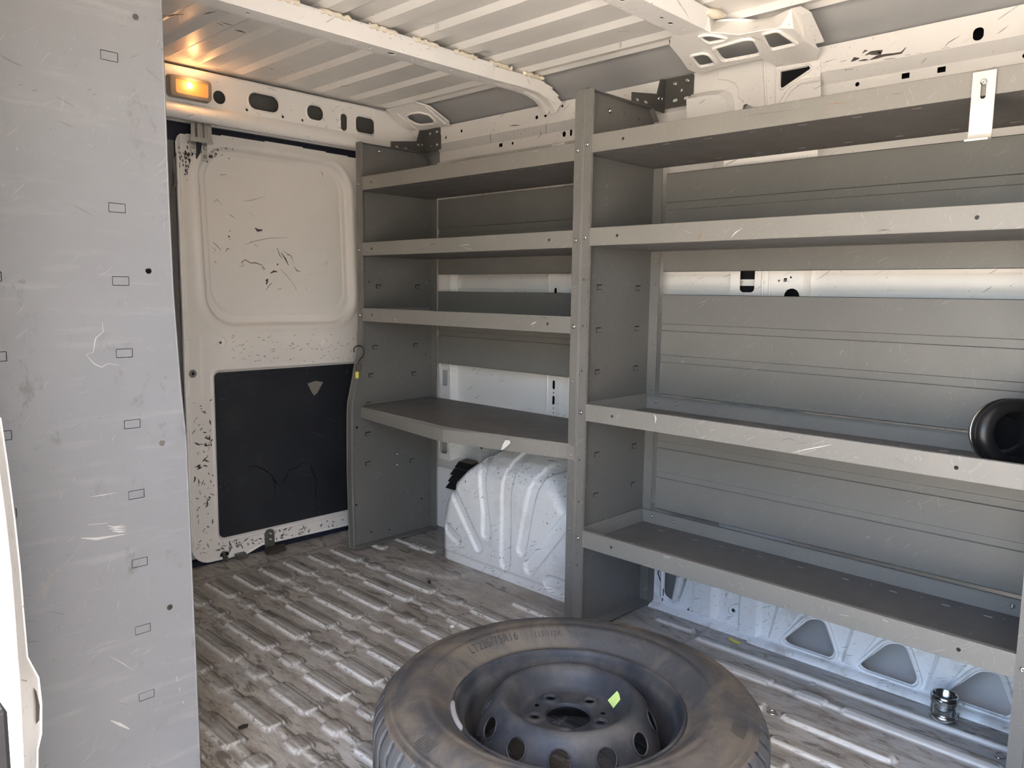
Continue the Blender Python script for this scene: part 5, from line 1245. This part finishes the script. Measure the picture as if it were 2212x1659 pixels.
smear(s2, 'scuff', 'mark_dark', 1.6510, [([e1(1345, 597), e1(1390, 590), e1(1430, 592)], .0008), ([e1(1240, 490), e1(1300, 486)], .0008), ([e1(570, 525), e1(640, 520)], .0006), ([e1(850, 505), e1(950, 498)], .0006)])
smear(s1, 'rust_mark', 'mark_rust', 1.6512, [([g3(640, 832), g3(700, 826), g3(780, 815)], .0008)])
smear(s1, 'scuff', 'mark_dark', 1.6510, [([g3(1165, 752), g3(1205, 747), g3(1250, 742)], .0007), ([g3(0, 925), g3(120, 905), g3(330, 880), g3(470, 860)], .0003)])
e3 = lambda u, v: (1400 + u / 2.724, 780 + v / 2.724)
smear(s3, 'scratch', 'mark_light', 1.6511, [([e3(850, 540), e3(930, 520), e3(1010, 505), e3(1085, 490)], .0009), ([e3(900, 545), e3(990, 520)], .0006), ([e3(970, 490), e3(1040, 468)], .0006), ([e3(1210, 565), e3(1245, 568)], .0008), ([e3(38, 315), e3(45, 335), e3(42, 365)], .0022), ([e3(365, 408), e3(395, 404)], .0008), ([e3(275, 390), e3(300, 438)], .0007)])
smear(s3, 'scuff', 'mark_dark', 1.6510, [([e3(780, 468), e3(830, 455), e3(870, 468)], .0010), ([e3(1455, 570), e3(1500, 600)], .0009), ([e3(870, 485), e3(930, 482)], .0010), ([e3(640, 488), e3(700, 500)], .0006), ([e3(1540, 610), e3(1580, 640)], .0006)])
smear(s4, 'scratch', 'mark_light', 1.6511, [([e3(1180, 1500), e3(1120, 1490)], .0010), ([e3(1380, 1520), e3(1410, 1535)], .0014), ([e3(470, 1290), e3(500, 1330)], .0006), ([e3(540, 1300), e3(560, 1345)], .0006), ([e3(180, 1190), e3(215, 1225)], .0009), ([e3(90, 1150), e3(130, 1158)], .0022)])
smear(s4, 'scuff', 'mark_dark', 1.6510, [([e3(370, 1322), e3(400, 1330)], .0014), ([e3(785, 1440), e3(795, 1442)], .0016), ([e3(822, 1430), e3(832, 1448)], .0016)])
e7 = lambda u, v: (740 + u / 4.096, 280 + v / 4.096)
smear(l1, 'scribble', 'mark_dark', 1.6510, [([e7(765, 358), e7(775, 332), e7(800, 330)], .0006), ([e7(762, 345), e7(790, 340)], .0005), ([e7(800, 345), e7(812, 330), e7(818, 342)], .0005), ([e7(825, 340), e7(835, 322), e7(845, 335), e7(855, 320)], .0005), ([e7(885, 318), e7(888, 305)], .0006), ([e7(930, 308), e7(945, 300)], .0005), ([e7(965, 305), e7(972, 290), e7(985, 300), e7(1010, 288)], .0006)])
smear(l1, 'scratch', 'mark_light', 1.6511, [([e7(590, 415), e7(602, 392)], .0009), ([e7(1670, 200), e7(1720, 190), e7(1735, 168)], .0006), ([e7(1230, 270), e7(1258, 245)], .0008)])
smear(l2, 'scuff', 'mark_dark', 1.6510, [([e7(675, 1050), e7(700, 1062), e7(738, 1045)], .0010), ([e7(765, 1025), e7(800, 1008), e7(830, 1012)], .0009), ([e7(555, 1080), e7(575, 1072)], .0009)])
smear(l2, 'scratch', 'mark_light', 1.6511, [([e7(1035, 1030), e7(1080, 1018), e7(1125, 1020)], .0010), ([e7(1060, 1040), e7(1130, 1055), e7(1150, 1065)], .0005), ([e7(1070, 1022), e7(1120, 1012)], .0007)])
e8 = lambda u, v: (740 + u / 4.096, 650 + v / 4.096)
smear(l3, 'scratch', 'mark_light', 1.6511, [([e8(455, 155), e8(475, 170), e8(480, 188)], .0012), ([e8(1660, 215), e8(1690, 195), e8(1715, 185)], .0018), ([e8(1680, 235), e8(1700, 200)], .0008)])
smear(l3, 'scuff', 'mark_dark', 1.6510, [([e8(1745, 150), e8(1800, 148), e8(1812, 165)], .0008), ([e8(1245, 246), e8(1290, 250)], .0010), ([e8(1880, 280), e8(1930, 283)], .0006), ([e8(1660, 150), e8(1680, 158)], .0006)])

# scuffs on the roof skin behind the rear bow
g1 = lambda u, v: (340 + u / 3.16, v / 3.16)
b = MB(); rnd = random.Random(4)
for pts, w in (([(400, 155), (430, 165), (450, 178)], .003), ([(435, 150), (480, 165), (515, 175)], .0045), ([(530, 205), (565, 212), (600, 225)], .0045), ([(310, 100), (350, 88), (400, 78)], .0028), ([(35, 105), (75, 112), (110, 100), (180, 98)], .0045), ([(345, 285), (390, 298)], .0018), ([(365, 262), (425, 238)], .0012), ([(1110, 320), (1160, 330)], .0012), ([(1130, 475), (1180, 445)], .0009), ([(100, 380), (150, 388)], .0025)):
    P = [Vector(onz(*g1(*p), 1.6540)) for p in pts]; k = len(P); L_, R_ = [], []
    for i, p in enumerate(P):
        d = (P[min(i + 1, k - 1)] - P[max(i - 1, 0)]).normalized(); nn = Vector((-d.y, d.x, 0)); ww = w * rnd.uniform(.5, 1.4) * (.3 if i in (0, k - 1) else 1); L_.append(p + nn * ww); R_.append(p - nn * ww)
    b.add(L_ + R_, [(i, i + 1, k + i + 1, k + i) for i in range(k - 1)])
merge(bpy.data.objects['ceiling'], b, 'mark_dark')
